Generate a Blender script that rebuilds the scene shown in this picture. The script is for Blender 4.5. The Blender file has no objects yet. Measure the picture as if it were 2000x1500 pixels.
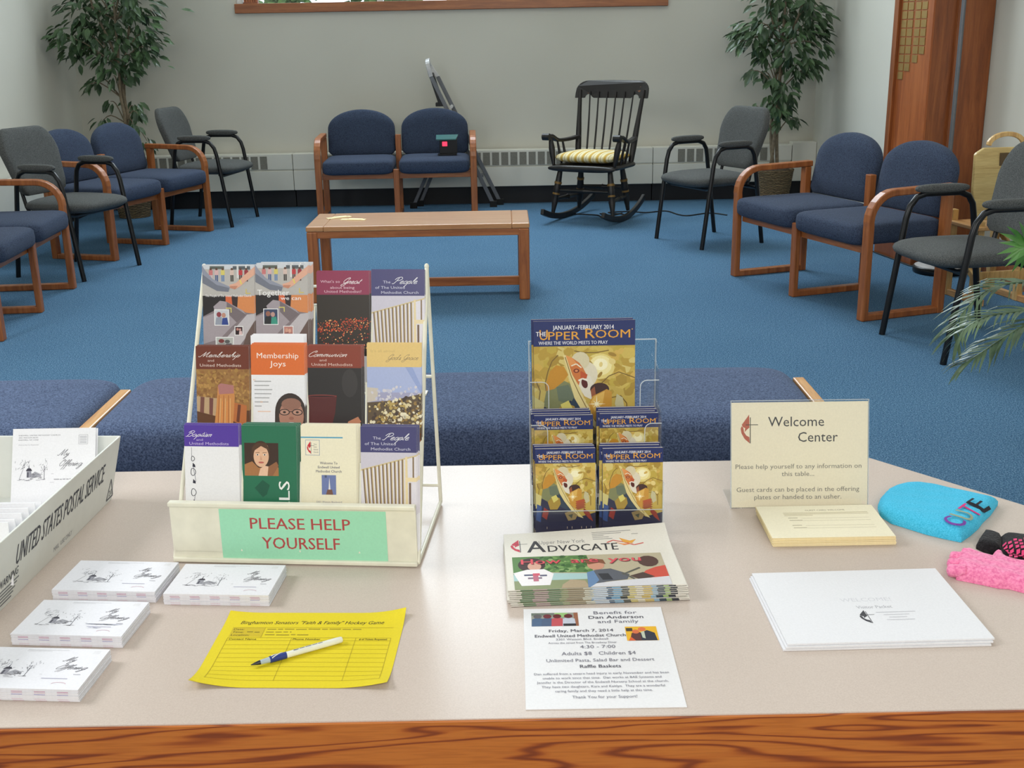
import bpy, bmesh, math, random
from mathutils import Vector, Matrix
from mathutils.geometry import delaunay_2d_cdt
R = math.radians; PI = math.pi; TAU = 2*math.pi
sin, cos = math.sin, math.cos
random.seed(7)
SC = bpy.context.scene
COL = SC.collection

# ------------------------------------------------------------------ camera
FPX = 2225.0; PITCH = R(17.0); ROLL = R(1.05); CAM_Z = 1.38
_r0 = Vector((1, 0, 0)); FW = Vector((0, cos(PITCH), -sin(PITCH))); _u0 = Vector((0, sin(PITCH), cos(PITCH)))
RT = cos(ROLL)*_r0 - sin(ROLL)*_u0
UP = sin(ROLL)*_r0 + cos(ROLL)*_u0
CAMP = Vector((0, 0, CAM_Z))
cam = bpy.data.cameras.new('camera'); cam_o = bpy.data.objects.new('camera', cam); COL.objects.link(cam_o)
cam.sensor_width = 36; cam.lens = 36*FPX/2000; cam.clip_start = .05; cam.clip_end = 200
M = Matrix.Identity(4)
for i, c in enumerate((RT, UP, -FW)):
    for k in range(3): M[k][i] = c[k]
M.translation = CAMP
cam_o.matrix_world = M
SC.camera = cam_o

# ------------------------------------------------------------------ light and exposure
SC.view_settings.view_transform = 'Standard'; SC.view_settings.look = 'None'
SC.view_settings.exposure = 0.0; SC.view_settings.gamma = 1.0; SC.view_settings.use_curve_mapping = False
w = bpy.data.worlds.new('World'); SC.world = w; w.use_nodes = True
bg = w.node_tree.nodes['Background']; bg.inputs[0].default_value = (.80, .90, 1.0, 1); bg.inputs[1].default_value = 2.4
def area(name, loc, target, sx, sy, power, col, spread=180):
    l = bpy.data.lights.new(name, 'AREA'); l.shape = 'RECTANGLE'; l.size = sx; l.size_y = sy; l.energy = power; l.color = col
    l.spread = R(spread)
    o = bpy.data.objects.new(name, l); COL.objects.link(o); o.location = loc
    o.rotation_euler = (Vector(target)-Vector(loc)).to_track_quat('-Z', 'Y').to_euler(); return o
area('daylight_left_windows', (-3.25, 2.3, 2.8), (0, 2.2, .5), 1.5, 1.3, 84, (.95, .97, 1.0))
area('daylight_back_window', (-.45, 10.35, 4.95), (-.3, 2.0, .4), 3.4, 2.3, 330, (.84, .93, 1.0))
area('daylight_right_windows', (2.66, 3.2, 2.9), (-1.5, 6.5, .8), 2.4, 1.4, 20, (.90, .95, 1.0))
area('front_fill_light', (.2, -1.5, 2.35), (.1, 2.0, .6), 2.2, 1.2, 88, (1.0, .95, .89))  # added warm fill behind the camera, brightens upright faces; no fixture there
area('ceiling_lamp_middle', (0, 4.6, 5.6), (0, 5.4, 0), 2.4, 2.2, 50, (1.0, .98, .95))

# ------------------------------------------------------------------ pixel helpers (frame 2000x1500)
def ray(u, v): return FW + RT*((u-1000)/FPX) + UP*((750-v)/FPX)
def atz(u, v, z=0.0):
    d = ray(u, v); return CAMP + d*((z-CAM_Z)/d.z)
def aty(u, v, y):
    d = ray(u, v); return CAMP + d*(y/d.y)
def atx(u, v, x):
    d = ray(u, v); return CAMP + d*(x/d.x)

# ------------------------------------------------------------------ colour and materials
def lin(c):
    c = c/255.0
    return c/12.92 if c <= .04045 else ((c+.055)/1.055)**2.4
def RGB(r, g, b): return (lin(r), lin(g), lin(b), 1.0)
MATS = {}
def newmat(name):
    m = bpy.data.materials.new(name); m.use_nodes = True
    nt = m.node_tree; b = nt.nodes['Principled BSDF']; MATS[name] = m
    return m, nt, b
def node(nt, t, **kw):
    n = nt.nodes.new(t)
    for k, v in kw.items(): setattr(n, k, v)
    return n
def ramp(nt, src, stops):
    r = node(nt, 'ShaderNodeValToRGB'); e = r.color_ramp.elements
    e[0].position, e[0].color = stops[0]; e[1].position, e[1].color = stops[-1]
    for p, c in stops[1:-1]:
        x = e.new(p); x.color = c
    nt.links.new(src, r.inputs[0]); return r
def noise(nt, scale, detail=3, rough=.5, vec=None, dist=0):
    n = node(nt, 'ShaderNodeTexNoise'); n.inputs['Scale'].default_value = scale; n.inputs['Detail'].default_value = detail
    n.inputs['Roughness'].default_value = rough; n.inputs['Distortion'].default_value = dist
    if vec is not None: nt.links.new(vec, n.inputs['Vector'])
    return n
def coords(nt, scale=(1, 1, 1), kind='Object'):
    t = node(nt, 'ShaderNodeTexCoord'); mp = node(nt, 'ShaderNodeMapping'); mp.inputs['Scale'].default_value = scale
    nt.links.new(t.outputs[kind], mp.inputs['Vector']); return mp.outputs[0]
def bump(nt, b, src, strength, dist=.01):
    n = node(nt, 'ShaderNodeBump'); n.inputs['Strength'].default_value = strength; n.inputs['Distance'].default_value = dist
    nt.links.new(src, n.inputs['Height']); nt.links.new(n.outputs[0], b.inputs['Normal'])
def plain(name, rgb, rough=.6, metal=0, var=.06, scale=30, spec=.5, bmp=0):
    m, nt, b = newmat(name); c = RGB(*rgb)
    v = coords(nt)
    n = noise(nt, scale, 3, .55, v)
    lo = tuple(x*(1-var) for x in c[:3])+(1,); hi = tuple(min(1, x*(1+var)) for x in c[:3])+(1,)
    r = ramp(nt, n.outputs['Fac'], [(.3, lo), (.7, hi)])
    nt.links.new(r.outputs[0], b.inputs['Base Color'])
    b.inputs['Roughness'].default_value = rough; b.inputs['Metallic'].default_value = metal
    b.inputs['Specular IOR Level'].default_value = spec
    if bmp: bump(nt, b, n.outputs['Fac'], bmp, .004)
    return m
def woven(name, a, b_, scale=260, rough=.95, bmp=.35, big=None):
    m, nt, b = newmat(name); v = coords(nt)
    n = noise(nt, scale, 2, .6, v)
    r = ramp(nt, n.outputs['Fac'], [(.32, RGB(*a)), (.68, RGB(*b_))])
    src = r.outputs[0]
    if big:
        n2 = noise(nt, 3, 3, .5, v)
        mx = node(nt, 'ShaderNodeMix', data_type='RGBA', blend_type='MULTIPLY'); mx.inputs[0].default_value = big
        r2 = ramp(nt, n2.outputs['Fac'], [(.3, (.7, .7, .7, 1)), (.7, (1, 1, 1, 1))])
        nt.links.new(src, mx.inputs[6]); nt.links.new(r2.outputs[0], mx.inputs[7]); src = mx.outputs[2]
    nt.links.new(src, b.inputs['Base Color']); b.inputs['Roughness'].default_value = rough
    b.inputs['Specular IOR Level'].default_value = .15
    b.inputs['Sheen Weight'].default_value = .03; b.inputs['Sheen Roughness'].default_value = .5
    bump(nt, b, n.outputs['Fac'], bmp, .002)
    return m
def wood(name, light, mid, dark, axis='X', rough=.38, grain=1.0, coat=.15):
    m, nt, b = newmat(name)
    s = {'X': (1.2, 16, 16), 'Y': (16, 1.2, 16), 'Z': (16, 16, 1.2)}[axis]
    v = coords(nt, tuple(k*grain for k in s))
    n = noise(nt, 2.2, 5, .6, v, .8)
    v2 = coords(nt, tuple(k*grain*7 for k in s))
    n2 = noise(nt, 3, 2, .5, v2)
    r = ramp(nt, n.outputs['Fac'], [(.32, RGB(*dark)), (.5, RGB(*mid)), (.68, RGB(*light))])
    mx = node(nt, 'ShaderNodeMix', data_type='RGBA', blend_type='MULTIPLY'); mx.inputs[0].default_value = .3
    r2 = ramp(nt, n2.outputs['Fac'], [(.4, (.7, .62, .55, 1)), (.55, (1, 1, 1, 1))])
    nt.links.new(r.outputs[0], mx.inputs[6]); nt.links.new(r2.outputs[0], mx.inputs[7])
    nt.links.new(mx.outputs[2], b.inputs['Base Color']); b.inputs['Roughness'].default_value = rough
    b.inputs['Coat Weight'].default_value = coat; b.inputs['Coat Roughness'].default_value = .25
    return m

def paint_wall():
    m, nt, b = newmat('wall_paint'); v = coords(nt)
    n = noise(nt, 60, 4, .6, v); n2 = noise(nt, .8, 2, .5, v)
    r = ramp(nt, n2.outputs['Fac'], [(.3, RGB(204, 202, 190)), (.7, RGB(213, 211, 200))])
    nt.links.new(r.outputs[0], b.inputs['Base Color']); b.inputs['Roughness'].default_value = .85
    bump(nt, b, n.outputs['Fac'], .05, .003); return m
paint_wall()
def carpet():
    m, nt, b = newmat('carpet_blue'); v = coords(nt)
    n = noise(nt, 190, 4, .8, v); n2 = noise(nt, 60, 3, .6, v); n3 = noise(nt, 1.3, 3, .5, v)
    r = ramp(nt, n.outputs['Fac'], [(.34, RGB(40, 68, 96)), (.5, RGB(82, 121, 153)), (.66, RGB(150, 184, 208))])
    r2 = ramp(nt, n2.outputs['Fac'], [(.3, (.72, .75, .8, 1)), (.65, (1, 1, 1, 1))])
    r3 = ramp(nt, n3.outputs['Fac'], [(.3, (.88, .9, .92, 1)), (.7, (1, 1, 1, 1))])
    mx = node(nt, 'ShaderNodeMix', data_type='RGBA', blend_type='MULTIPLY'); mx.inputs[0].default_value = .8
    my = node(nt, 'ShaderNodeMix', data_type='RGBA', blend_type='MULTIPLY'); my.inputs[0].default_value = 1
    nt.links.new(r.outputs[0], mx.inputs[6]); nt.links.new(r2.outputs[0], mx.inputs[7])
    nt.links.new(mx.outputs[2], my.inputs[6]); nt.links.new(r3.outputs[0], my.inputs[7])
    nt.links.new(my.outputs[2], b.inputs['Base Color']); b.inputs['Roughness'].default_value = 1
    b.inputs['Specular IOR Level'].default_value = .05
    bump(nt, b, n.outputs['Fac'], .6, .006); return m
carpet()
def laminate():
    m, nt, b = newmat('table_laminate'); v = coords(nt)
    n = noise(nt, 420, 3, .7, v); n2 = noise(nt, 2.0, 3, .5, v)
    r = ramp(nt, n.outputs['Fac'], [(.3, RGB(193, 179, 169)), (.7, RGB(205, 192, 182))])
    nt.links.new(r.outputs[0], b.inputs['Base Color'])
    rr = ramp(nt, n2.outputs['Fac'], [(.3, (.22, .22, .22, 1)), (.7, (.27, .27, .27, 1))])
    nt.links.new(rr.outputs[0], b.inputs['Roughness']); b.inputs['Specular IOR Level'].default_value = .10
    return m
laminate()
def oak_apron():
    m, nt, b = newmat('oak_cathedral'); v = coords(nt, (1.0, 8, 13.0))
    n = noise(nt, 1.3, 3, .42, v, .35)
    wv = node(nt, 'ShaderNodeMath', operation='MULTIPLY'); wv.inputs[1].default_value = 70
    nt.links.new(n.outputs['Fac'], wv.inputs[0])
    sn = node(nt, 'ShaderNodeMath', operation='SINE'); nt.links.new(wv.outputs[0], sn.inputs[0])
    r = ramp(nt, sn.outputs[0], [(.0, RGB(194, 112, 40)), (.5, RGB(186, 102, 34)), (.82, RGB(160, 80, 24)), (1.0, RGB(132, 62, 20))])
    v2 = coords(nt, (8, 160, 160)); n2 = noise(nt, 2, 2, .5, v2)
    r2 = ramp(nt, n2.outputs['Fac'], [(.38, (.72, .62, .55, 1)), (.55, (1, 1, 1, 1))])
    mx = node(nt, 'ShaderNodeMix', data_type='RGBA', blend_type='MULTIPLY'); mx.inputs[0].default_value = .45
    nt.links.new(r.outputs[0], mx.inputs[6]); nt.links.new(r2.outputs[0], mx.inputs[7])
    nt.links.new(mx.outputs[2], b.inputs['Base Color']); b.inputs['Roughness'].default_value = .4
    b.inputs['Coat Weight'].default_value = .2; b.inputs['Coat Roughness'].default_value = .3
    return m
oak_apron()
OAKC = ((176, 108, 58), (158, 92, 46), (136, 76, 36))
wood('oak_frame', *OAKC, axis='Z'); wood('oak_rail', *OAKC, axis='X')
wood('oak_top', (198, 146, 98), (190, 136, 88), (178, 122, 76), axis='X', rough=.28, coat=.4)
wood('oak_pale', (222, 176, 120), (206, 156, 100), (180, 126, 76), axis='Y')
wood('pier_wood', (158, 92, 46), (142, 78, 36), (116, 60, 27), axis='Z', grain=.6)
wood('pier_wood_panel', (186, 110, 58), (172, 96, 48), (146, 76, 36), axis='Z', grain=.5)
wood('birch', (226, 192, 132), (212, 172, 110), (186, 140, 84), axis='Z')
wood('tan_board', (214, 190, 128), (206, 180, 118), (190, 160, 100), axis='X', grain=.6)
woven('navy_fabric', (40, 48, 65), (73, 85, 108), big=.3)
woven('bench_fabric', (52, 65, 92), (100, 116, 148), scale=230, big=.3)
woven('grey_fabric', (58, 60, 60), (104, 106, 105), scale=300, big=.3)
woven('grey_seam', (34, 36, 36), (58, 60, 60), scale=300)
plain('black_metal', (22, 24, 27), .32, .3)
plain('black_paint', (24, 20, 18), .42, 0, .25, 12)
plain('gold_paint', (128, 96, 44), .45, .2)
plain('rosewood_print', (112, 72, 48), .5, 0, .6, 26)
plain('rubber', (20, 20, 20), .8)
plain('steel_grey', (104, 107, 112), .4, .3)
plain('silver', (190, 190, 190), .45, .4)
plain('heater_white', (220, 219, 208), .45, 0, .012, 8)
plain('heater_grille', (128, 126, 116), .7, 0, .15, 90)
plain('vinyl_base', (16, 18, 24), .6)
plain('cream_wire', (228, 226, 208), .4)
plain('brass', (178, 148, 92), .4, .7)
plain('paper_white', (236, 236, 240), .75, 0, .015)
plain('paper_cream', (246, 232, 184), .8, 0, .015)
plain('newsprint', (222, 218, 208), .85, 0, .03)
plain('corrugated_white', (222, 224, 218), .6, 0, .02)
plain('wicker_dark', (96, 76, 50), .8)
plain('soil', (70, 58, 40), .95, 0, .5, 60)
plain('bark', (118, 106, 86), .85, 0, .3, 40, bmp=.4)
plain('teal_lid', (52, 104, 104), .3)
plain('cord_black', (18, 18, 20), .5)
plain('window_white', (236, 238, 236), .5)
plain('ceiling_white', (226, 226, 220), .9)
def leafmat(name, dark, light, rough=.4):
    m, nt, b = newmat(name); v = coords(nt)
    n = noise(nt, 9, 2, .6, v)
    r = ramp(nt, n.outputs['Fac'], [(.3, RGB(*dark)), (.72, RGB(*light))])
    nt.links.new(r.outputs[0], b.inputs['Base Color']); b.inputs['Roughness'].default_value = rough
    b.inputs['Subsurface Weight'].default_value = 0
    return m
leafmat('ficus_leaf', (38, 60, 40), (90, 118, 80), .34); leafmat('palm_leaf', (46, 68, 44), (104, 128, 96), .33)
leafmat('palm_leaf_bright', (52, 104, 44), (104, 158, 78), .4); leafmat('hedge_leaf', (60, 96, 50), (140, 170, 110), .6)
def wicker():
    m, nt, b = newmat('wicker'); t = node(nt, 'ShaderNodeTexCoord'); mp = node(nt, 'ShaderNodeMapping')
    mp.inputs['Scale'].default_value = (30, 30, 42); nt.links.new(t.outputs['Object'], mp.inputs['Vector'])
    wv = node(nt, 'ShaderNodeTexWave', bands_direction='Z'); wv.inputs['Scale'].default_value = .6; wv.inputs['Distortion'].default_value = 4
    wv.inputs['Detail Scale'].default_value = 2.2
    nt.links.new(mp.outputs[0], wv.inputs['Vector'])
    r = ramp(nt, wv.outputs['Fac'], [(.2, RGB(74, 58, 38)), (.6, RGB(132, 108, 74)), (.9, RGB(160, 136, 98))])
    nt.links.new(r.outputs[0], b.inputs['Base Color']); b.inputs['Roughness'].default_value = .8
    bump(nt, b, wv.outputs['Fac'], .8, .01)
wicker()
def stripes():
    m, nt, b = newmat('striped_ticking'); t = node(nt, 'ShaderNodeTexCoord')
    sp = node(nt, 'ShaderNodeSeparateXYZ'); nt.links.new(t.outputs['Object'], sp.inputs[0])
    ml = node(nt, 'ShaderNodeMath', operation='MULTIPLY'); ml.inputs[1].default_value = 17; nt.links.new(sp.outputs[0], ml.inputs[0])
    fr = node(nt, 'ShaderNodeMath', operation='FRACT'); nt.links.new(ml.outputs[0], fr.inputs[0])
    r = ramp(nt, fr.outputs[0], [(.0, RGB(196, 160, 74)), (.28, RGB(196, 160, 74)), (.36, RGB(226, 216, 176)), (.55, RGB(226, 216, 176)),
        (.6, RGB(166, 138, 72)), (.68, RGB(232, 224, 190)), (1, RGB(222, 204, 140))])
    nt.links.new(r.outputs[0], b.inputs['Base Color']); b.inputs['Roughness'].default_value = .9
stripes()
def clear(name, tint, rough, f0=.05):
    m, nt, b = newmat(name); nt.nodes.remove(b); out = nt.nodes['Material Output']
    tr = node(nt, 'ShaderNodeBsdfTransparent'); tr.inputs[0].default_value = tint
    gl = node(nt, 'ShaderNodeBsdfGlossy'); gl.inputs['Roughness'].default_value = rough
    lw = node(nt, 'ShaderNodeLayerWeight'); pw = node(nt, 'ShaderNodeMath', operation='POWER'); pw.inputs[1].default_value = 5
    nt.links.new(lw.outputs['Facing'], pw.inputs[0]); ma = node(nt, 'ShaderNodeMath', operation='MULTIPLY_ADD'); ma.inputs[1].default_value = .6; ma.inputs[2].default_value = f0
    nt.links.new(pw.outputs[0], ma.inputs[0]); mx = node(nt, 'ShaderNodeMixShader'); nt.links.new(ma.outputs[0], mx.inputs[0])
    nt.links.new(tr.outputs[0], mx.inputs[1]); nt.links.new(gl.outputs[0], mx.inputs[2]); nt.links.new(mx.outputs[0], out.inputs[0])
def acrylic():
    clear('clear_acrylic', (.985, .99, .99, 1), .04, .035); clear('window_glass', (.97, .98, .98, 1), .02)
    m2, nt, b = newmat('acrylic_edge'); b.inputs['Base Color'].default_value = (.75, .8, .82, 1); b.inputs['Roughness'].default_value = .15
    b.inputs['Alpha'].default_value = .5
acrylic()
def printed(name, rough, coat=0, bmp=0):
    m, nt, b = newmat(name); a = node(nt, 'ShaderNodeVertexColor', layer_name='ink')
    v = coords(nt); n = noise(nt, 300, 2, .5, v)
    r = ramp(nt, n.outputs['Fac'], [(.3, (.95, .95, .95, 1)), (.7, (1, 1, 1, 1))])
    mx = node(nt, 'ShaderNodeMix', data_type='RGBA', blend_type='MULTIPLY'); mx.inputs[0].default_value = 1
    nt.links.new(a.outputs[0], mx.inputs[6]); nt.links.new(r.outputs[0], mx.inputs[7])
    nt.links.new(mx.outputs[2], b.inputs['Base Color']); b.inputs['Roughness'].default_value = rough
    b.inputs['Coat Weight'].default_value = coat; b.inputs['Coat Roughness'].default_value = .12
    if bmp: bump(nt, b, n.outputs['Fac'], bmp, .002)
printed('ink_matte', .75); printed('ink_gloss', .35, .25); printed('ink_knit', .95, 0, .6)
m, nt, b = newmat('red_lamp'); b.inputs['Base Color'].default_value = (.8, .02, .05, 1); b.inputs['Emission Color'].default_value = (1, .05, .12, 1); b.inputs['Emission Strength'].default_value = 1.2

# ------------------------------------------------------------------ mesh builder
class MB:
    def __init__(s): s.v = []; s.f = []; s.c = []; s.ink = None; s.any = False
    def add(s, vs, fs):
        k = len(s.v); s.v += [Vector(x) for x in vs]
        s.f += [tuple(i+k for i in f) for f in fs]; s.c += [s.ink]*len(fs)
    def box(s, x0, x1, y0, y1, z0, z1, M=None):
        vs = [Vector((x, y, z)) for z in (z0, z1) for y in (y0, y1) for x in (x0, x1)]
        if M: vs = [M @ p for p in vs]
        s.add(vs, [(0, 2, 3, 1), (4, 5, 7, 6), (0, 1, 5, 4), (2, 6, 7, 3), (0, 4, 6, 2), (1, 3, 7, 5)]); return s
    def loft(s, rings, cap=True, closed=True):
        n = len(rings[0]); vs = [p for r in rings for p in r]; fs = []
        for i in range(len(rings)-1):
            for j in range(n if closed else n-1):
                a = i*n+j; b = i*n+(j+1) % n; fs.append((a, b, b+n, a+n))
        if cap:
            fs.append(tuple(range(n-1, -1, -1))); k = (len(rings)-1)*n; fs.append(tuple(range(k, k+n)))
        s.add(vs, fs); return s
    def tube(s, pts, r, n=10, cap=True):
        pts = [Vector(p) for p in pts]; rs = r if isinstance(r, (list, tuple)) else [r]*len(pts)
        rings = []; prevN = None
        for i, p in enumerate(pts):
            t = (pts[min(i+1, len(pts)-1)]-pts[max(i-1, 0)]).normalized()
            if prevN is None:
                a = Vector((0, 0, 1)) if abs(t.z) < .9 else Vector((1, 0, 0)); N = t.cross(a).normalized()
            else: N = (prevN - t*prevN.dot(t)).normalized()
            prevN = N; B = t.cross(N)
            rings.append([p+(N*cos(TAU*k/n)+B*sin(TAU*k/n))*rs[i] for k in range(n)])
        return s.loft(rings, cap)
    def sweep(s, pts, w, t, binorm):
        pts = [Vector(p) for p in pts]; B = Vector(binorm).normalized(); rings = []
        for i, p in enumerate(pts):
            T = (pts[min(i+1, len(pts)-1)]-pts[max(i-1, 0)]).normalized(); N = B.cross(T).normalized()
            if 0 < i < len(pts)-1:
                a = (pts[i]-pts[i-1]).normalized(); k = max(.5, T.dot(a)); tt = t/k
            else: tt = t
            rings.append([p+B*w/2+N*tt/2, p-B*w/2+N*tt/2, p-B*w/2-N*tt/2, p+B*w/2-N*tt/2])
        return s.loft(rings)
    def lathe(s, prof, c=(0, 0, 0), n=24, cap=True):
        c = Vector(c)
        return s.loft([[c+Vector((r*cos(TAU*k/n), r*sin(TAU*k/n), z)) for k in range(n)] for r, z in prof], cap)
    def turned(s, p0, p1, prof, n=12):
        p0 = Vector(p0); p1 = Vector(p1)
        pts = [p0.lerp(p1, t) for t, r in prof]; return s.tube(pts, [r for t, r in prof], n)
    def superell(s, c, w, d, h, e1=.35, e2=.3, nu=36, nv=14, M=None):
        c = Vector(c); f = lambda x, e: math.copysign(abs(x)**e, x); rings = []
        for i in range(nv+1):
            a = -PI/2+PI*i/nv
            if i == 0: a += .02
            if i == nv: a -= .02
            ring = []
            for k in range(nu):
                b = TAU*k/nu
                p = Vector((w/2*f(cos(a), e1)*f(cos(b), e2), d/2*f(cos(a), e1)*f(sin(b), e2), h/2*f(sin(a), e1)))
                ring.append((M @ p if M else p)+c)
            rings.append(ring)
        return s.loft(rings)
    def pillow(s, out, t, inset, fn, bulge=.3):
        """rounded slab from a 2D outline; fn(a, b, depth) -> 3D"""
        cx = sum(p[0] for p in out)/len(out); cy = sum(p[1] for p in out)/len(out)
        def ins(d):
            r = []
            for x, y in out:
                dx, dy = cx-x, cy-y; L = math.hypot(dx, dy); k = min(d/L, .9); r.append((x+dx*k, y+dy*k))
            return r
        rings = []
        for d, z in ((inset*3, -t/2*.97), (inset, -t/2), (inset*.3, -t/2+inset*.35), (0, -t/2+inset), (0, t/2-inset), (inset*.3, t/2-inset*.35), (inset, t/2), (inset*3, t/2+t*bulge*.35), (inset*6, t/2+t*bulge*.5)):
            rings.append([Vector(fn(x, y, z)) for x, y in ins(d)])
        return s.loft(rings)
    def build(s, name, m, parent=None, smooth=False, bevel=0, seg=2, angle=40, loc=None):
        me = bpy.data.meshes.new(name); me.from_pydata([tuple(x) for x in s.v], [], s.f); me.update()
        bm = bmesh.new(); bm.from_mesh(me)
        if not any(c is not None for c in s.c): bmesh.ops.recalc_face_normals(bm, faces=bm.faces)
        bm.to_mesh(me); bm.free()
        if any(c is not None for c in s.c):
            at = me.color_attributes.new('ink', 'FLOAT_COLOR', 'CORNER')
            for p in me.polygons:
                c = s.c[p.index] or (1, 1, 1, 1)
                for li in p.loop_indices: at.data[li].color = c
        me.materials.append(MATS[m] if isinstance(m, str) else m)
        if smooth:
            for p in me.polygons: p.use_smooth = True
        o = bpy.data.objects.new(name, me); COL.objects.link(o)
        if parent is not None: o.parent = parent
        if loc is not None: o.location = loc
        if bevel:
            b = o.modifiers.new('bevel', 'BEVEL'); b.width = bevel; b.segments = seg; b.limit_method = 'ANGLE'; b.angle_limit = R(angle)
        if smooth:
            e = o.modifiers.new('split', 'EDGE_SPLIT'); e.split_angle = R(50)
        return o
def tag(o, label, cat, group=None, kind=None):
    o['label'] = label; o['category'] = cat
    if group: o['group'] = group
    if kind: o['kind'] = kind
    return o
def thing(name, label, cat, loc=(0, 0, 0), rz=0, group=None):
    o = bpy.data.objects.new(name, None); COL.objects.link(o); o.location = loc; o.rotation_euler = (0, 0, rz); o.empty_display_size = .1
    return tag(o, label, cat, group)
def struct(o): o['kind'] = 'structure'; return o
def dup(o, parent=None, loc=None, rz=None, label=None, group=None):
    c = o.copy(); COL.objects.link(c)
    if parent is not None: c.parent = parent
    for ch in list(o.children): dup(ch, c)
    if loc is not None: c.location = loc
    if rz is not None: c.rotation_euler = (0, 0, rz)
    if label: c['label'] = label
    if group: c['group'] = group
    return c
def arc(cx, cy, r, a0, a1, n=8): return [(cx+r*cos(a0+(a1-a0)*k/n), cy+r*sin(a0+(a1-a0)*k/n)) for k in range(n+1)]
def smoothpath(pts, n=6):
    pts = [Vector(p) for p in pts]; out = []
    for i in range(len(pts)-1):
        p0 = pts[max(i-1, 0)]; p1 = pts[i]; p2 = pts[i+1]; p3 = pts[min(i+2, len(pts)-1)]
        for k in range(n):
            t = k/n; out.append(.5*((2*p1)+(p2-p0)*t+(2*p0-5*p1+4*p2-p3)*t*t+(3*p1-p0-3*p2+p3)*t**3))
    out.append(pts[-1]); return out

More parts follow.
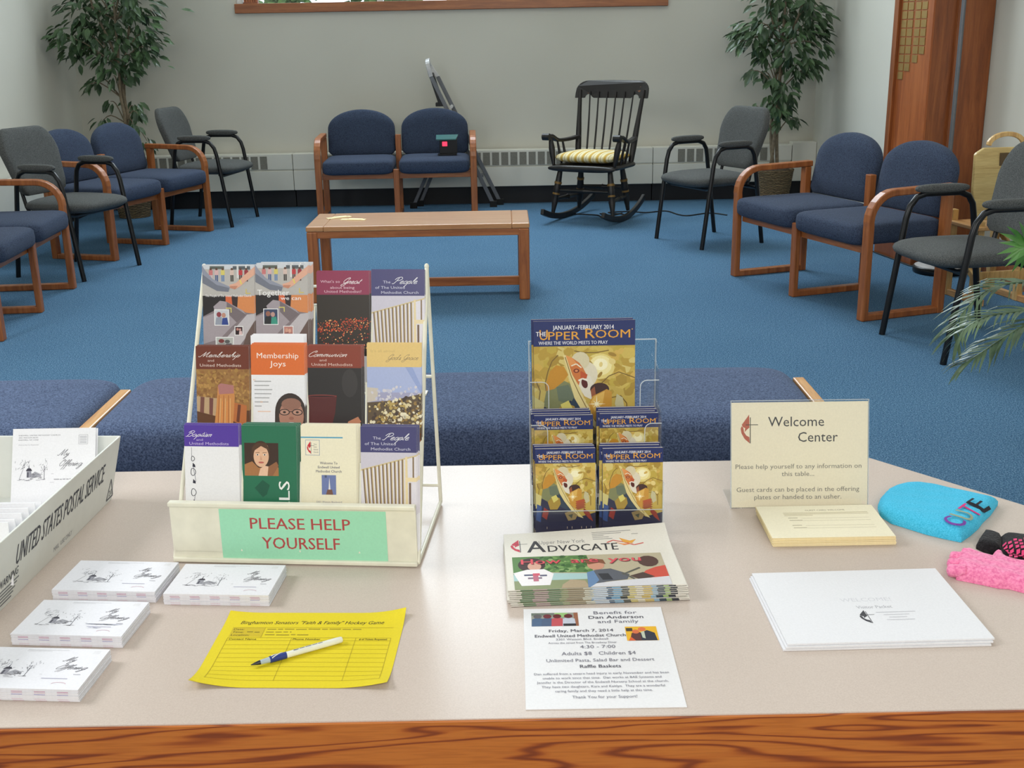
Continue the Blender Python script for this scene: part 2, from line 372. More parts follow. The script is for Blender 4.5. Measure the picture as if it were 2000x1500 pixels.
# ------------------------------------------------------------------ printing
_tc = {}
def glyphs(s, bold=0.0, shear=0.0, res=2):
    k = (s, bold, shear, res)
    if k in _tc: return _tc[k]
    c = bpy.data.curves.new('t', 'FONT'); c.body = s; c.resolution_u = res; c.offset = bold; c.shear = shear; c.fill_mode = 'FRONT'
    o = bpy.data.objects.new('t', c); me = bpy.data.meshes.new_from_object(o)
    vs = [(v.co.x, v.co.y) for v in me.vertices]; fs = [tuple(p.vertices) for p in me.polygons]
    bpy.data.objects.remove(o); bpy.data.curves.remove(c); bpy.data.meshes.remove(me)
    _tc[k] = (vs, fs); return _tc[k]
CAPH = max(y for x, y in glyphs('H')[0])
PEN = {'a': (1.1, [[(.9, .8), (.5, 1), (.1, .6), (.2, .1), (.6, .1), (.9, .7), (.9, .2), (1.1, .1)]]), 'b': (.95, [[(0, .1), (.35, 1.2), (.45, 2.1), (.25, 2.0), (.2, .8), (.25, .1), (.6, .05), (.8, .5), (.55, .95), (.3, .7)]]),
 'c': (.8, [[(.75, .8), (.5, 1), (.1, .55), (.3, .05), (.8, .25)]]), 'd': (1.1, [[(.85, .8), (.45, 1), (.1, .55), (.25, .05), (.65, .2), (.95, 1.1), (1.05, 2.1)], [(.95, 1.1), (.85, .2), (1.1, .1)]]),
 'e': (.78, [[(.1, .45), (.5, .6), (.6, .9), (.35, 1), (.1, .6), (.2, .1), (.55, .05), (.8, .25)]]), 'f': (.6, [[(0, .1), (.4, .9), (.65, 1.9), (.5, 2.15), (.35, 1.6), (.2, 0), (.1, -.9), (0, -1.1)], [(.1, .85), (.6, .95)]]),
 'g': (1.05, [[(.85, .8), (.45, 1), (.1, .55), (.25, .1), (.6, .2), (.9, .9), (.75, -.3), (.5, -1), (.15, -.9), (.4, -.4), (1.05, .2)]]), 'h': (.9, [[(0, .1), (.35, 1.2), (.45, 2.1), (.28, 2), (.1, 0)], [(.12, .4), (.45, .95), (.65, .85), (.6, .2), (.85, .1)]]),
 'i': (.45, [[(0, .2), (.25, 1), (.15, .2), (.35, .08)], [(.33, 1.4), (.37, 1.5)]]), 'l': (.45, [[(0, .1), (.35, 1.2), (.45, 2.1), (.28, 2.0), (.15, .3), (.35, .08)]]),
 'm': (1.15, [[(0, .2), (.2, .95), (.1, 0)], [(.12, .4), (.4, .95), (.55, .8), (.45, 0)], [(.47, .4), (.75, .95), (.9, .8), (.82, .15), (1.05, .1)]]), 'n': (.88, [[(0, .2), (.2, .95), (.1, 0)], [(.12, .4), (.42, .95), (.6, .8), (.55, .15), (.8, .1)]]),
 'o': (.82, [[(.45, 1), (.1, .6), (.2, .08), (.55, .08), (.7, .6), (.45, 1), (.6, .85), (.85, .85)]]), 'p': (.88, [[(0, .2), (.25, 1), (.1, -.3), (-.05, -1.1)], [(.15, .3), (.5, .98), (.75, .7), (.55, .1), (.25, .15)]]),
 'r': (.7, [[(0, .15), (.2, 1.05), (.3, .9), (.55, .92), (.45, .2), (.7, .1)]]), 's': (.62, [[(0, .1), (.35, 1.05), (.5, .4), (.3, .02), (.05, .15)], [(.3, .02), (.65, .15)]]), 't': (.52, [[(0, .15), (.3, 1), (.4, 1.7)], [(.33, 1.2), (.2, .25), (.5, .1)], [(.1, 1.15), (.6, 1.2)]]),
 'u': (.88, [[(0, .2), (.2, .95), (.15, .2), (.4, .05), (.7, .9)], [(.7, .9), (.65, .2), (.85, .1)]]), 'y': (.95, [[(0, .3), (.2, .95), (.2, .3), (.45, .2), (.75, .95)], [(.75, .95), (.6, -.4), (.35, -1.05), (.1, -.85), (.4, -.3), (.95, .25)]]),
 'B': (1.35, [[(.5, 2.0), (.35, .9), (.2, .1), (-.1, .1)], [(0, 1.5), (.2, 2.1), (.8, 2.3), (1.2, 1.9), (.9, 1.35), (.5, 1.2)], [(.5, 1.2), (1.1, 1.1), (1.2, .5), (.8, .05), (.3, .15)]]), 'C': (1.3, [[(1.0, 1.6), (1.3, 1.9), (1.1, 2.3), (.6, 1.9), (.25, 1.0), (.4, .2), (.8, 0), (1.3, .4)]]),
 'G': (1.5, [[(1.0, 1.6), (1.35, 1.9), (1.1, 2.3), (.5, 1.8), (.2, .9), (.5, .3), (1.0, .6), (1.3, 1.2)], [(1.3, 1.2), (1.1, 0), (.7, -.8), (.2, -.8), (.1, -.4), (.6, 0), (1.5, .3)]]), 'M': (2.0, [[(-.2, .4), (-.1, .1), (.2, .2), (.5, 1.2), (.75, 2.2)], [(.75, 2.2), (.8, .8), (.85, .1)], [(.85, .1), (1.2, 1.3), (1.6, 2.2)], [(1.6, 2.2), (1.5, .6), (1.65, .1), (1.95, .2)]]),
 'O': (1.4, [[(.8, 2.2), (.3, 1.7), (.15, .7), (.5, .05), (1.0, .4), (1.2, 1.4), (.8, 2.2), (.5, 1.9), (.9, 1.6), (1.4, 1.9)]]), 'P': (1.35, [[(.55, 2.0), (.4, .9), (.2, .05), (-.15, .1)], [(-.1, 1.4), (.2, 2.1), (.9, 2.3), (1.3, 1.8), (1.0, 1.2), (.5, 1.1)]]), "'": (.3, [[(.15, 2.1), (.05, 1.7)]])}
class Print(MB):
    """ink on a surface: shapes in drawing units (u right, v DOWN), fn(a, b, lift) -> 3D point"""
    def __init__(s, fn, k=1.0, ox=0, oy=0):
        super().__init__(); s.fn = fn; s.k = k; s.ox = ox; s.oy = oy; s.L = 0; s.clip = None
    def pt(s, u, v, L): return s.fn((u-s.ox)*s.k, (v-s.oy)*s.k, L*.00002)
    def poly(s, pts, col, up=True, jit=0):
        if up: s.L += 1
        if s.clip:
            u0, v0, u1, v1 = s.clip
            for ax, lim, sg in ((0, u0, 1), (0, u1, -1), (1, v0, 1), (1, v1, -1)):
                out = []
                for i in range(len(pts)):
                    p, q = pts[i-1], pts[i]; dp, dq = (p[ax]-lim)*sg, (q[ax]-lim)*sg
                    if (dp < 0) != (dq < 0): t = dp/(dp-dq); out.append((p[0]+(q[0]-p[0])*t, p[1]+(q[1]-p[1])*t))
                    if dq >= 0: out.append(q)
                pts = out
                if len(pts) < 3: return
        a = sum(pts[i-1][0]*pts[i][1]-pts[i][0]*pts[i-1][1] for i in range(len(pts)))
        if a > 0: pts = pts[::-1]
        s.ink = RGB(*col); s.add([s.pt(u, v, s.L+jit) for u, v in pts], [tuple(range(len(pts)))])
    def rect(s, u0, v0, u1, v1, col, up=True): s.poly([(u0, v0), (u1, v0), (u1, v1), (u0, v1)], col, up)
    def ell(s, cu, cv, ru, rv, col, n=16, up=True, rot=0, jit=0):
        s.poly([(cu+ru*cos(TAU*i/n)*cos(rot)-rv*sin(TAU*i/n)*sin(rot), cv+ru*cos(TAU*i/n)*sin(rot)+rv*sin(TAU*i/n)*cos(rot)) for i in range(n)], col, up, jit)
    def dots(s, n, u0, v0, u1, v1, r0, r1, cols, rnd, keep=None):
        s.L += 1
        for i in range(n):
            u = rnd.uniform(u0, u1); v = rnd.uniform(v0, v1)
            if keep and not keep(u, v): continue
            s.ell(u, v, rnd.uniform(r0, r1), rnd.uniform(r0, r1), rnd.choice(cols), 6, False, rnd.uniform(0, 3), rnd.random()*3)
        s.L += 3
    def line(s, pts, w, col, up=False):
        if up: s.L += 1
        for (a, b), (c, d) in zip(pts[:-1], pts[1:]):
            L = math.hypot(c-a, d-b) or 1e-6; nx, ny = -(d-b)/L*w/2, (c-a)/L*w/2
            s.poly([(a+nx, b+ny), (c+nx, d+ny), (c-nx, d-ny), (a-nx, b-ny)], col, False)
    def text(s, t, u, v, h, col, width=None, align='l', bold=0, shear=0, rot=0, res=2, up=True):
        """u, v baseline anchor; h cap height; width stretches the line to fit"""
        if up: s.L += 1
        vs, fs = glyphs(t, 0, shear, res)
        if not vs: return
        x0 = min(x for x, y in vs); x1 = max(x for x, y in vs); sy = h/CAPH; sx = (width/(x1-x0)) if width else sy
        W = (x1-x0)*sx; off = {'l': 0, 'c': -W/2, 'r': -W}[align]; s.ink = RGB(*col)
        for k in ((-1, 1) if bold else (0,)):
            q = []
            for x, y in vs:
                a = (x-x0)*sx+off+k*min(bold, .02)*1.2*sy; b = -y*sy
                q.append(s.pt(u+a*cos(rot)-b*sin(rot), v+a*sin(rot)+b*cos(rot), s.L+(k > 0)*.5))
            s.add(q, fs)
    def words(s, u, v, h, width, col):
        """a line of print too small to read"""
        s.L += 1; r = random.Random(int(u*31+v*17)); x = u
        while x < u+width:
            n = r.uniform(1.2, 4)*h; e = min(x+n, u+width); y = v-h*r.uniform(.7, .9); s.rect(x, y, e, y+h*.42, col, False); x = e+h*.5
    def script(s, t, u, v, xh, col, width=None, slant=.5, w=.16):
        """looped pen lettering; xh = x-height"""
        s.L += 1; x = 0; st = []
        for ch in t:
            adv, strokes = PEN.get(ch, (.6, []))
            for k in strokes: st.append([(x+p[0]+p[1]*slant, p[1]) for p in k])
            x += adv
        xs = [p[0] for k in st for p in k]; kx = width/(max(xs)-min(xs)) if width else xh; m = min(xs)
        for k in st:
            sp = smoothpath([(p[0], p[1], 0) for p in k], 4); s.line([(u+(p[0]-m)*kx, v-p[1]*xh) for p in sp], w*xh, col)
    def flame(s, u, v, h, red, black, mirror=1):
        """cross beside a two-tongue flame; u, v = centre of the upright, h = height"""
        P = lambda pts: [(u+x*h*mirror, v+y*h) for x, y in pts]
        s.poly(P([(-.04, -.52), (-.03, -.06), (-.13, .02), (-.2, .1), (-.18, -.04), (-.26, -.08), (-.3, -.16), (-.2, -.3)]), red)
        s.poly(P([(-.3, -.12), (-.24, -.04), (-.22, .1), (-.14, .22), (-.03, .28), (-.02, .5), (-.2, .34), (-.31, .14), (-.34, -.02)]), red)
        s.rect(u-.014*h, v-.42*h, u+.014*h, v+.5*h, black); s.rect(u-.16*h, v-.17*h, u+.27*h, v-.145*h, black)

# ================================================================== THE ROOM
XL, XR, XR2, YB, YF, ZC = -3.62, 2.62, 2.80, 9.95, -2.2, 6.4
struct(MB().box(XL-.2, 3.2, YF, YB+.2, -.1, 0).build('floor', 'carpet_blue'))
struct(MB().box(XL-.2, 3.2, YF, YB+.2, ZC, ZC+.1).build('ceiling', 'ceiling_white'))
struct(MB().box(XL-.15, XL, YF, YB+.15, 0, ZC).build('wall_left', 'wall_paint'))
struct(MB().box(XL, 3.1, YF-.15, YF, 0, ZC).build('wall_front', 'wall_paint'))
struct(MB().box(XR, XR+.5, 6.9, YB+.15, 0, ZC).build('wall_right', 'wall_paint'))
struct(MB().box(XR2, XR2+.3, YF, 6.9, 0, ZC).build('wall_right_near', 'wall_paint'))
WX0, WX1 = aty(463, 28, YB).x, aty(1302, 8, YB).x; WZ = 1.67; WT = 6.0
wb = MB()
wb.box(XL, WX0, YB, YB+.15, 0, ZC); wb.box(WX1, XR, YB, YB+.15, 0, ZC); wb.box(WX0, WX1, YB, YB+.15, 0, WZ); wb.box(WX0, WX1, YB, YB+.15, WT, ZC)
struct(wb.build('wall_back', 'wall_paint'))
# the window over the back wall
win = bpy.data.objects.new('window_1', None); COL.objects.link(win); win.location = ((WX0+WX1)/2, YB, WZ); struct(win)
def wpart(mb, name, m, **k): o = mb.build(name, m, win, **k); o.location = -win.location; return o
f = MB(); f.box(WX0, WX0+.05, YB+.02, YB+.1, WZ, WT); f.box(WX1-.05, WX1, YB+.02, YB+.1, WZ, WT); f.box(WX0, WX1, YB+.02, YB+.1, WT-.05, WT)
for k in (1, 2): f.box(WX0+(WX1-WX0)*k/3-.025, WX0+(WX1-WX0)*k/3+.025, YB+.02, YB+.1, WZ, WT)
wpart(f, 'window_frame', 'window_white')
wpart(MB().box(WX0, WX1, YB+.05, YB+.056, WZ, WT), 'glass_pane', 'window_glass')
wpart(MB().box(WX0-.01, WX1+.01, YB-.035, YB+.14, WZ-.075, WZ), 'window_sill', 'oak_rail', bevel=.004)
t = MB(); t.box(XL, XR, YB-.012, YB, 0, .13); struct(t.build('baseboard_back', 'vinyl_base'))
t = MB(); t.box(XL, XL+.012, 1.0, YB-.02, 0, .13); struct(t.build('baseboard_left', 'vinyl_base'))
t = MB(); t.box(XR2-.012, XR2, .5, 6.86, 0, .12); struct(t.build('baseboard_right', 'oak_rail'))
# greenery outside the window
def leafcloud(mb, c, rad, n, size, rnd):
    for i in range(n):
        d = Vector([max(-1, min(1, rnd.gauss(0, .5))) for q in 'xyz']); p = Vector(c)+Vector((d.x*rad[0], d.y*rad[1], d.z*rad[2]))
        a = Vector((rnd.uniform(-1, 1), rnd.uniform(-1, 1), rnd.uniform(-1, 1))).normalized(); b = a.orthogonal().normalized()
        s = size*rnd.uniform(.6, 1.3); mb.add([p-a*s, p+b*s*.5, p+a*s, p-b*s*.5], [(0, 1, 2, 3)])
rnd = random.Random(3)
for k, x in enumerate((-2.25, -1.25, -.2, .85)):
    bush = thing('bush', ['green bush outside at the left end of the window', 'green bush outside, second from the left window end', 'green bush outside, third from the left window end', 'green bush outside toward the right end of the window'][k], 'bush', (x, 12.3, 0), 0)
    b = MB(); leafcloud(b, (0, 0, 2.1), (.36, .3, 1.1), 900, .09, rnd); b.build('foliage', 'hedge_leaf', bush)
    b = MB(); b.tube([(0, 0, -.1), (.05, 0, 1.0), (0, .05, 2.6)], [.05, .04, .015], 8); b.build('stem', 'bark', bush)
struct(MB().box(-8, 8, YB+.25, 18, -.2, -.1).build('ground_outside', 'hedge_leaf'))
pb = thing('slatted_box', 'small brown slatted box standing at the left end of the window sill', 'box', aty(492, 8, YB+.04)*1, 0)
pb.location.z = WZ; pb.location.y = YB+.0
b = MB()
for k in range(6): b.box(-.055+k*.019, -.04+k*.019, -.015, 0, .012, .14)
b.build('slats', 'pier_wood_panel', pb); MB().box(-.06, .06, -.018, .05, 0, .012).build('base', 'pier_wood', pb); MB().box(-.058, .058, .002, .04, .012, .135).build('back', 'pier_wood', pb)

# ------------------------------------------------------------------ baseboard heaters
HY, HZ0, HZ1 = 9.80, .15, .455
def heater(x0, x1, label, vert=False):
    """front face along local x; depth towards +y"""
    L = x1-x0; h = thing('baseboard_heater', label, 'heater', ((x0+x1)/2, HY, 0), 0, 'baseboard heaters')
    b = MB(); D = YB-HY-.013
    b.box(-L/2+.002, L/2-.002, 0, D, HZ0, .315); b.box(-L/2+.002, L/2-.002, .003, D, .325, HZ1); b.box(-L/2+.002, L/2-.002, .012, D, .315, .325)
    b.build('cover', 'heater_white', h, bevel=.004)
    n = int((L-.36)/.0775); g = MB(); s = -n*.0775/2
    for k in range(n): g.box(s+k*.0775+.009, s+k*.0775+.0685, .0, .0035, .33, .437)
    g.build('vent_slots', 'heater_grille', h)
    MB().box(-L/2+.004, L/2-.004, .06, D, .0, HZ0).build('toe_recess', 'vinyl_base', h)
    return h
j1, j2, j3 = aty(573, 340, HY).x, aty(1275, 330, HY).x, aty(1546, 320, HY).x
heater(XL+.14, j1, 'white baseboard heater along the back wall, left section behind the grey chair')
heater(j1, j2, 'long white baseboard heater section along the back wall behind the rocking chair')
heater(j2, j3, 'white baseboard heater section on the back wall behind the right-hand potted tree')
h = thing('baseboard_heater', 'white baseboard end cover in the back right corner', 'heater', ((j3+XR)/2, HY, 0), 0, 'baseboard heaters')
MB().box(-(XR-j3)/2+.003, (XR-j3)/2-.003, 0, YB-HY-.013, HZ0, HZ1+.02).build('cover', 'heater_white', h, bevel=.004)
MB().box(-(XR-j3)/2+.004, (XR-j3)/2-.004, .06, YB-HY-.013, 0, HZ0).build('toe_recess', 'vinyl_base', h)
h = thing('baseboard_heater', 'white heater cover low along the left wall behind the grey chair', 'heater', (XL, 6.0, 0), 0, 'baseboard heaters')
MB().box(.013, .14, -4, 3.78, .16, .46).build('cover', 'heater_white', h, bevel=.004); MB().box(.013, .08, -4, 3.78, 0, .16).build('toe_recess', 'vinyl_base', h)

# ------------------------------------------------------------------ wood pier with brass plates on the right wall
PA, PB = Vector((2.39, 7.28, 0)), Vector((2.468, 6.86, 0)); PD = (PB-PA).normalized(); PN = Vector((PD.y, -PD.x, 0)); PLn = (PB-PA).length
pier = thing('wood_pier', 'tall reddish wood pier on the right wall carrying rows of small brass plates', 'pier', (2.5, 7.0, 0))
def fbox(mb, s0, s1, d0, d1, z0, z1):   # s along the plate face from its far edge, d out of the face
    c = [PA+PD*s+PN*d+Vector((0, 0, z))-pier.location for z in (z0, z1) for d in (d0, d1) for s in (s0, s1)]
    mb.add(c, [(0, 2, 3, 1), (4, 5, 7, 6), (0, 1, 5, 4), (2, 6, 7, 3), (0, 4, 6, 2), (1, 3, 7, 5)]); return mb
def fprism(mb, pts, z0, z1):
    n = len(pts); mb.add([Vector((x, y, z))-pier.location for z in (z0, z1) for x, y in pts], [tuple(range(n)), tuple(range(2*n-1, n-1, -1))]+[(i, (i+1) % n, n+(i+1) % n, n+i) for i in range(n)]); return mb
fprism(MB(), [(PA.x, PA.y), (PB.x, PB.y), (2.618, 6.86), (2.618, 7.28)], .12, ZC-.003).build('core', 'pier_wood', pier)
fbox(MB(), 0, .05, .0, .024, .12, ZC-.003).build('stile', 'pier_wood', pier)
fbox(MB(), PLn-.06, PLn, .0, .012, .12, ZC-.003).build('stile', 'pier_wood_panel', pier)
fbox(MB(), .05, PLn-.06, .0, .004, .12, ZC-.003).build('panel', 'pier_wood_panel', pier)
fprism(MB(), [(PB.x+.12, 6.828), (2.797, 6.828), (2.797, 6.858), (PB.x+.12, 6.858)], 0, ZC-.003).build('corner_board', 'pier_wood', pier)
fprism(MB(), [(PA.x-.03, PA.y+.02), (PB.x-.03, PB.y-.025), (PB.x+.115, PB.y-.025), (PB.x+.115, PB.y-.001), (2.615, 6.862), (2.615, PA.y+.02)], 0, .12).build('plinth', 'pier_wood', pier, bevel=.004)
bp = MB()
for s0, z0 in ((.068, 1.085), (.138, 1.135), (.222, 1.185), (.292, 1.235)):
    for k in range(22): fbox(bp, s0, s0+.058, .004, .008, z0+k*.05, z0+k*.05+.043)
bp.build('name_plates', 'brass', pier)

# ------------------------------------------------------------------ oak two-seat sofas
def rail_path(pts): return pts
def loveseat(label, loc, rz):
    t = thing('two_seat_chair', label, 'chair', loc, rz, 'navy two-seat chairs with oak frames')
    H = .645; D = .47; th = .034
    for x in (-.605, .605):
        fr = MB()
        path = [(x, D-.02, th/2), (x, th/2, th/2), (x, th/2, .47)]
        path += [(x, .15-.135*cos(a), .49+.135*sin(a)) for a in [PI/2*k/7 for k in range(8)]] + [(x, D+.03, H-.012)]
        fr.sweep(path, .05, th, (1, 0, 0)); o = fr.build('arm_frame', 'oak_frame', t, bevel=.006)
        MB().box(x-.025, x+.025, D-.02, D+.02, .0, H-.03).build('rear_post', 'oak_frame', t, bevel=.004)
    mid = MB(); mid.sweep([(0, D-.02, th/2), (0, th/2, th/2), (0, th/2, .40)], .045, th, (1, 0, 0)); mid.build('middle_leg', 'oak_frame', t, bevel=.005)
    MB().box(-.0225, .0225, D-.02, D+.02, 0, .63).build('rear_post', 'oak_frame', t, bevel=.004)
    MB().box(-.58, .58, .035, .062, .325, .375).build('front_rail', 'oak_rail', t, bevel=.003)
    MB().box(-.58, .58, D-.03, D, .30, .35).build('back_rail', 'oak_rail', t, bevel=.003)
    for sx in (-1, 1):
        b = MB(); b.superell((sx*.298, .235, .418), .555, .54, .125, .42, .2, 40, 14); b.build('seat_cushion', 'navy_fabric', t, smooth=True)
        out = []
        W = .272
        out += [(-W+.03, -.20), (W-.03, -.20), (W, -.17), (W, -.02)]
        out += [(W*cos(a), .0+.165*sin(a)**.9) for a in [PI/2*k/12 for k in range(1, 13)]]
        out += [(-W*cos(a), .0+.165*sin(a)**.9) for a in [PI/2*k/12 for k in range(11, 0, -1)]] + [(-W, -.02), (-W, -.17)]
        b = MB(); tilt = R(11)
        b.pillow(out, .07, .02, lambda a, c, d: (sx*.298+a, D+.03-d+(c+.2)*sin(tilt)*.9, .665+c*cos(tilt)), .5)
        b.build('back_cushion', 'navy_fabric', t, smooth=True)
    return t
def facing(deg): return R(deg+90)
ls0 = loveseat('navy two-seat oak chair facing the camera at the back wall', (-.873, 8.98, 0), facing(-88))
# front mid-leg positions come from the floor contacts
def put(o, mid, deg, label): return dup(o, None, (mid[0], mid[1], 0), facing(deg), label)
put(ls0, (-2.425, 8.05), -16.5, 'navy two-seat oak chair on the left, farther back beneath the left potted tree')
put(ls0, (-2.515, 6.0), 4.3, 'navy two-seat oak chair cut off by the left edge, nearest on that side')
put(ls0, (1.517, 6.04), 199.8, 'navy two-seat oak chair on the right, beside the wood pier')

# ------------------------------------------------------------------ grey armchairs
def armchair(label, loc, rz):
    t = thing('armchair', label, 'chair', loc, rz, 'grey padded armchairs with black tube frames')
    for x in (-.265, .265):
        pts = [(x, -.0, 0), (x, .075, .545), (x, .09, .60), (x, .12, .64), (x, .165, .655), (x, .335, .655), (x, .38, .638), (x, .405, .60), (x, .415, .55), (x, .50, 0)]
        MB().tube(pts, .0145, 10).build('arm_leg_tube', 'black_metal', t, smooth=True)
        MB().superell((x, .245, .677), .048, .27, .042, .7, .6, 20, 10).build('arm_pad', 'grey_fabric', t, smooth=True)
    MB().tube([(-.265, .065, .40), (-.2, .07, .385), (.2, .07, .385), (.265, .065, .40)], .011, 8).build('front_crossbar', 'black_metal', t, smooth=True)
    MB().tube([(-.265, .43, .38), (.265, .43, .38)], .011, 8).build('rear_crossbar', 'black_metal', t, smooth=True)
    for x in (-.16, .16):
        MB().tube([(x, .43, .38), (x, .455, .42), (x, .48, .52), (x, .535, .70)], .011, 8).build('back_support', 'black_metal', t, smooth=True)
    s = MB(); s.superell((0, .205, .434), .50, .52, .102, .85, .55, 40, 14); s.build('seat', 'grey_fabric', t, smooth=True)
    p = MB(); p.superell((0, .24, .468), .30, .28, .03, .6, .4, 32, 10); p.build('seat_inset', 'grey_fabric', t, smooth=True)
    def outline(wb, wt, h0, h1, r):
        pts = [(-wb+r*.8, h0), (wb-r*.8, h0)]
        pts += [(wb-r*.3, h0+r*.3), (wb, h0+r), (wt, h1-.16)] + [(wt-.10+.10*cos(a), h1-.16+.16*sin(a)) for a in [PI/2*k/8 for k in range(1, 9)]]
        pts += [(-wt+.10-.10*cos(a), h1-.16+.16*sin(a)) for a in [PI/2*k/8 for k in range(8, 0, -1)]] + [(-wt, h1-.16), (-wb, h0+r), (-wb+r*.3, h0+r*.3)]
        return pts
    tl = R(17); fn = lambda y0: (lambda a, c, d: (a, y0-d+c*sin(tl)-.25*a*a, .47+c*cos(tl)))
    b = MB(); b.pillow(outline(.20, .235, .02, .44, .06), .055, .018, fn(.448), .25); b.build('backrest', 'grey_fabric', t, smooth=True)
    b = MB(); b.pillow(outline(.145, .155, .04, .36, .03), .016, .005, fn(.432), .2); b.build('back_inset', 'grey_fabric', t, smooth=True)
    f2 = fn(.4215); o2 = [(-.155, .10), (-.15, .26)]+[(-.15+.045*(1-cos(a)), .26+.075*sin(a)) for a in [PI/2*k/6 for k in range(1, 7)]]+[(0, .342)]; o2 = o2+[(-x, y) for x, y in o2[::-1][1:]]
    MB().tube([f2(x, y, 0) for x, y in o2], .0055, 8).build('back_seam', 'grey_seam', t, smooth=True)
    return t
ch0 = armchair('grey armchair at the far left, under the left potted tree and beside the back wall', (-2.098, 9.06, 0), facing(-9.5))
put(ch0, (-2.49, 7.05), -20, 'grey armchair on the left between the two navy two-seat chairs')
put(ch0, (1.153, 7.71), 207, 'grey armchair at the far right in front of the right potted tree')
put(ch0, (1.80, 4.945), 190.6, 'grey armchair at the right edge, nearest chair on the right, by the palm fronds')

# ------------------------------------------------------------------ coffee table
t = thing('coffee_table', 'low oak coffee table in the middle of the blue carpet', 'table', (-.49, 6.08, 0), R(.2))
MB().box(-.505, .505, 0, .48, .392, .42).build('tabletop', 'oak_top', t, bevel=.004)
MB().box(-.546, .546, .006, .03, .355, .392).build('front_rail', 'oak_rail', t, bevel=.003)
MB().box(-.546, .546, .45, .474, .355, .392).build('back_rail', 'oak_rail', t, bevel=.003)
for s in (-1, 1):
    b = MB(); b.box(min(s*.505, s*.60), max(s*.505, s*.60), 0, .48, .392, .42); b.build('end_band', 'oak_top', t, bevel=.006)
    for y in (0, .43): 
        b = MB(); b.box(min(s*.54, s*.598), max(s*.54, s*.598), y, y+.05, 0, .392); b.build('leg', 'oak_frame', t, bevel=.008)
    MB().box(min(s*.555, s*.585), max(s*.555, s*.585), .05, .43, .03, .07).build('foot_rail', 'oak_rail', t, bevel=.003)
MB().box(-.556, .556, .225, .25, .035, .085).build('stretcher', 'oak_rail', t, bevel=.003)
for k, (u, v, rz, lb) in enumerate(((662, 425, .5, 'pale yellow paper slip on the coffee table, the left one'), (690, 429, -.2, 'pale yellow paper slip on the coffee table, the right one'))):
    p = atz(u, v, .4205); b = MB(); b.box(-.07, .07, -.02, .02, 0, .002); b.box(-.03, .05, -.018, .024, .002, .004)
    o = b.build('paper_slip', 'paper_cream', None, loc=p); o.rotation_euler = (0, 0, rz); tag(o, lb, 'paper', 'slips on the coffee table')

# ------------------------------------------------------------------ rocking chair (front towards -y)
t = thing('rocking_chair', 'black spindle-back rocking chair with gold bands by the back wall', 'chair', (.66, 8.87, 0), facing(-118))
legs = [(-.25, -.21), (.25, -.21), (-.21, .19), (.21, .19)]
def runner_z(y): return .03+.16*(y-.02)**2/.36*1.0
for s in (-1, 1):
    pts = [(s*.25 if y < 0 else s*(.25-.06*y), y, runner_z(y)-.008) for y in [-.40+.9*k/16 for k in range(17)]]
    MB().sweep(pts, .028, .045, (1, 0, 0)).build('rocker', 'black_paint', t, bevel=.006)
prof = [(0, .014), (.1, .017), (.3, .026), (.42, .021), (.45, .026), (.55, .027), (.8, .022), (1, .018)]
for x, y in legs:
    z0 = runner_z(y)+.012; a = (x, y, z0); b_ = (x*.82, y*.78, .40)
    o = MB().turned(a, b_, prof).build('leg', 'black_paint', t, smooth=True)
    g = MB()
    for q0, q1 in ((.42, .46), (.66, .71)):
        A = Vector(a).lerp(Vector(b_), q0); B = Vector(a).lerp(Vector(b_), q1); g.tube([A, B], .0285, 12)
    g.build('gold_band', 'gold_paint', o, smooth=True)
def lp(i, q):
    x, y = legs[i]; return Vector((x, y, runner_z(y)+.012)).lerp(Vector((x*.82, y*.78, .40)), q)
spr = [(0, .009), (.3, .014), (.48, .017), (.5, .021), (.52, .017), (.7, .014), (1, .009)]
for i, j, q in ((0, 1, .52), (2, 3, .52), (0, 2, .32), (1, 3, .32)):
    MB().turned(lp(i, q), lp(j, q), spr, 10).build('stretcher', 'black_paint', t, smooth=True)
b = MB(); b.superell((0, 0, .415), .56, .50, .045, .5, .35, 40, 10); b.build('seat', 'black_paint', t, smooth=True)
b = MB(); b.superell((0, -.235, .412), .55, .06, .05, .7, .4, 30, 10); b.build('seat_roll', 'black_paint', t, smooth=True)
def back(x, q):   # point on the raked back: q 0..1
    return Vector((x*(1+.20*q), .20+.13*q+.02*q*q, .43+.56*q))
for s in (-1, 1):
    MB().tube([back(s*.225, q) for q in (0, .2, .4, .6, .8, .95)], [.021, .024, .022, .018, .016, .012], 10).build('back_post', 'black_paint', t, smooth=True)
for k in range(6):
    x = -.155+.062*k; pts = []
    for q in (0, .2, .4, .6, .8, .93):
        p = back(x, q); p.y += .015*math.sin(PI*q); pts.append(p)
    MB().tube(pts, [.007, .008, .008, .007, .006, .006], 8).build('spindle', 'black_paint', t, smooth=True)
cr = MB(); W = .305
low = [(-W, .0), (-W+.075, .0)] + [(-W+.105-.03*cos(a), .03*sin(a)) for a in [PI*k/8 for k in range(1, 8)]] + [(-W+.15, 0), (W-.15, 0)] + [(W-.105-.03*cos(a), .03*sin(a)) for a in [PI*k/8 for k in range(1, 8)]] + [(W-.075, 0), (W, 0)]
top = [(W, .04)] + [(W-.09+.09*cos(a), .055+.085*sin(a)) for a in [PI/2*k/6 for k in range(1, 7)]] + [(0, .142)] + [(-W+.09-.09*cos(a), .055+.085*sin(a)) for a in [PI/2*k/6 for k in range(6, 0, -1)]] + [(-W, .04)]
out = low+top; tl = R(20)
def crest(a, c, d): return Vector((a, .330+c*sin(tl)+.35*a*a*-1+.03-d, .90+c*cos(tl)))
n = len(out); cr.add([crest(x, y, -.011) for x, y in out]+[crest(x, y, .011) for x, y in out], [tuple(range(n)), tuple(range(2*n-1, n-1, -1))]+[(i, (i+1) % n, n+(i+1) % n, n+i) for i in range(n)])
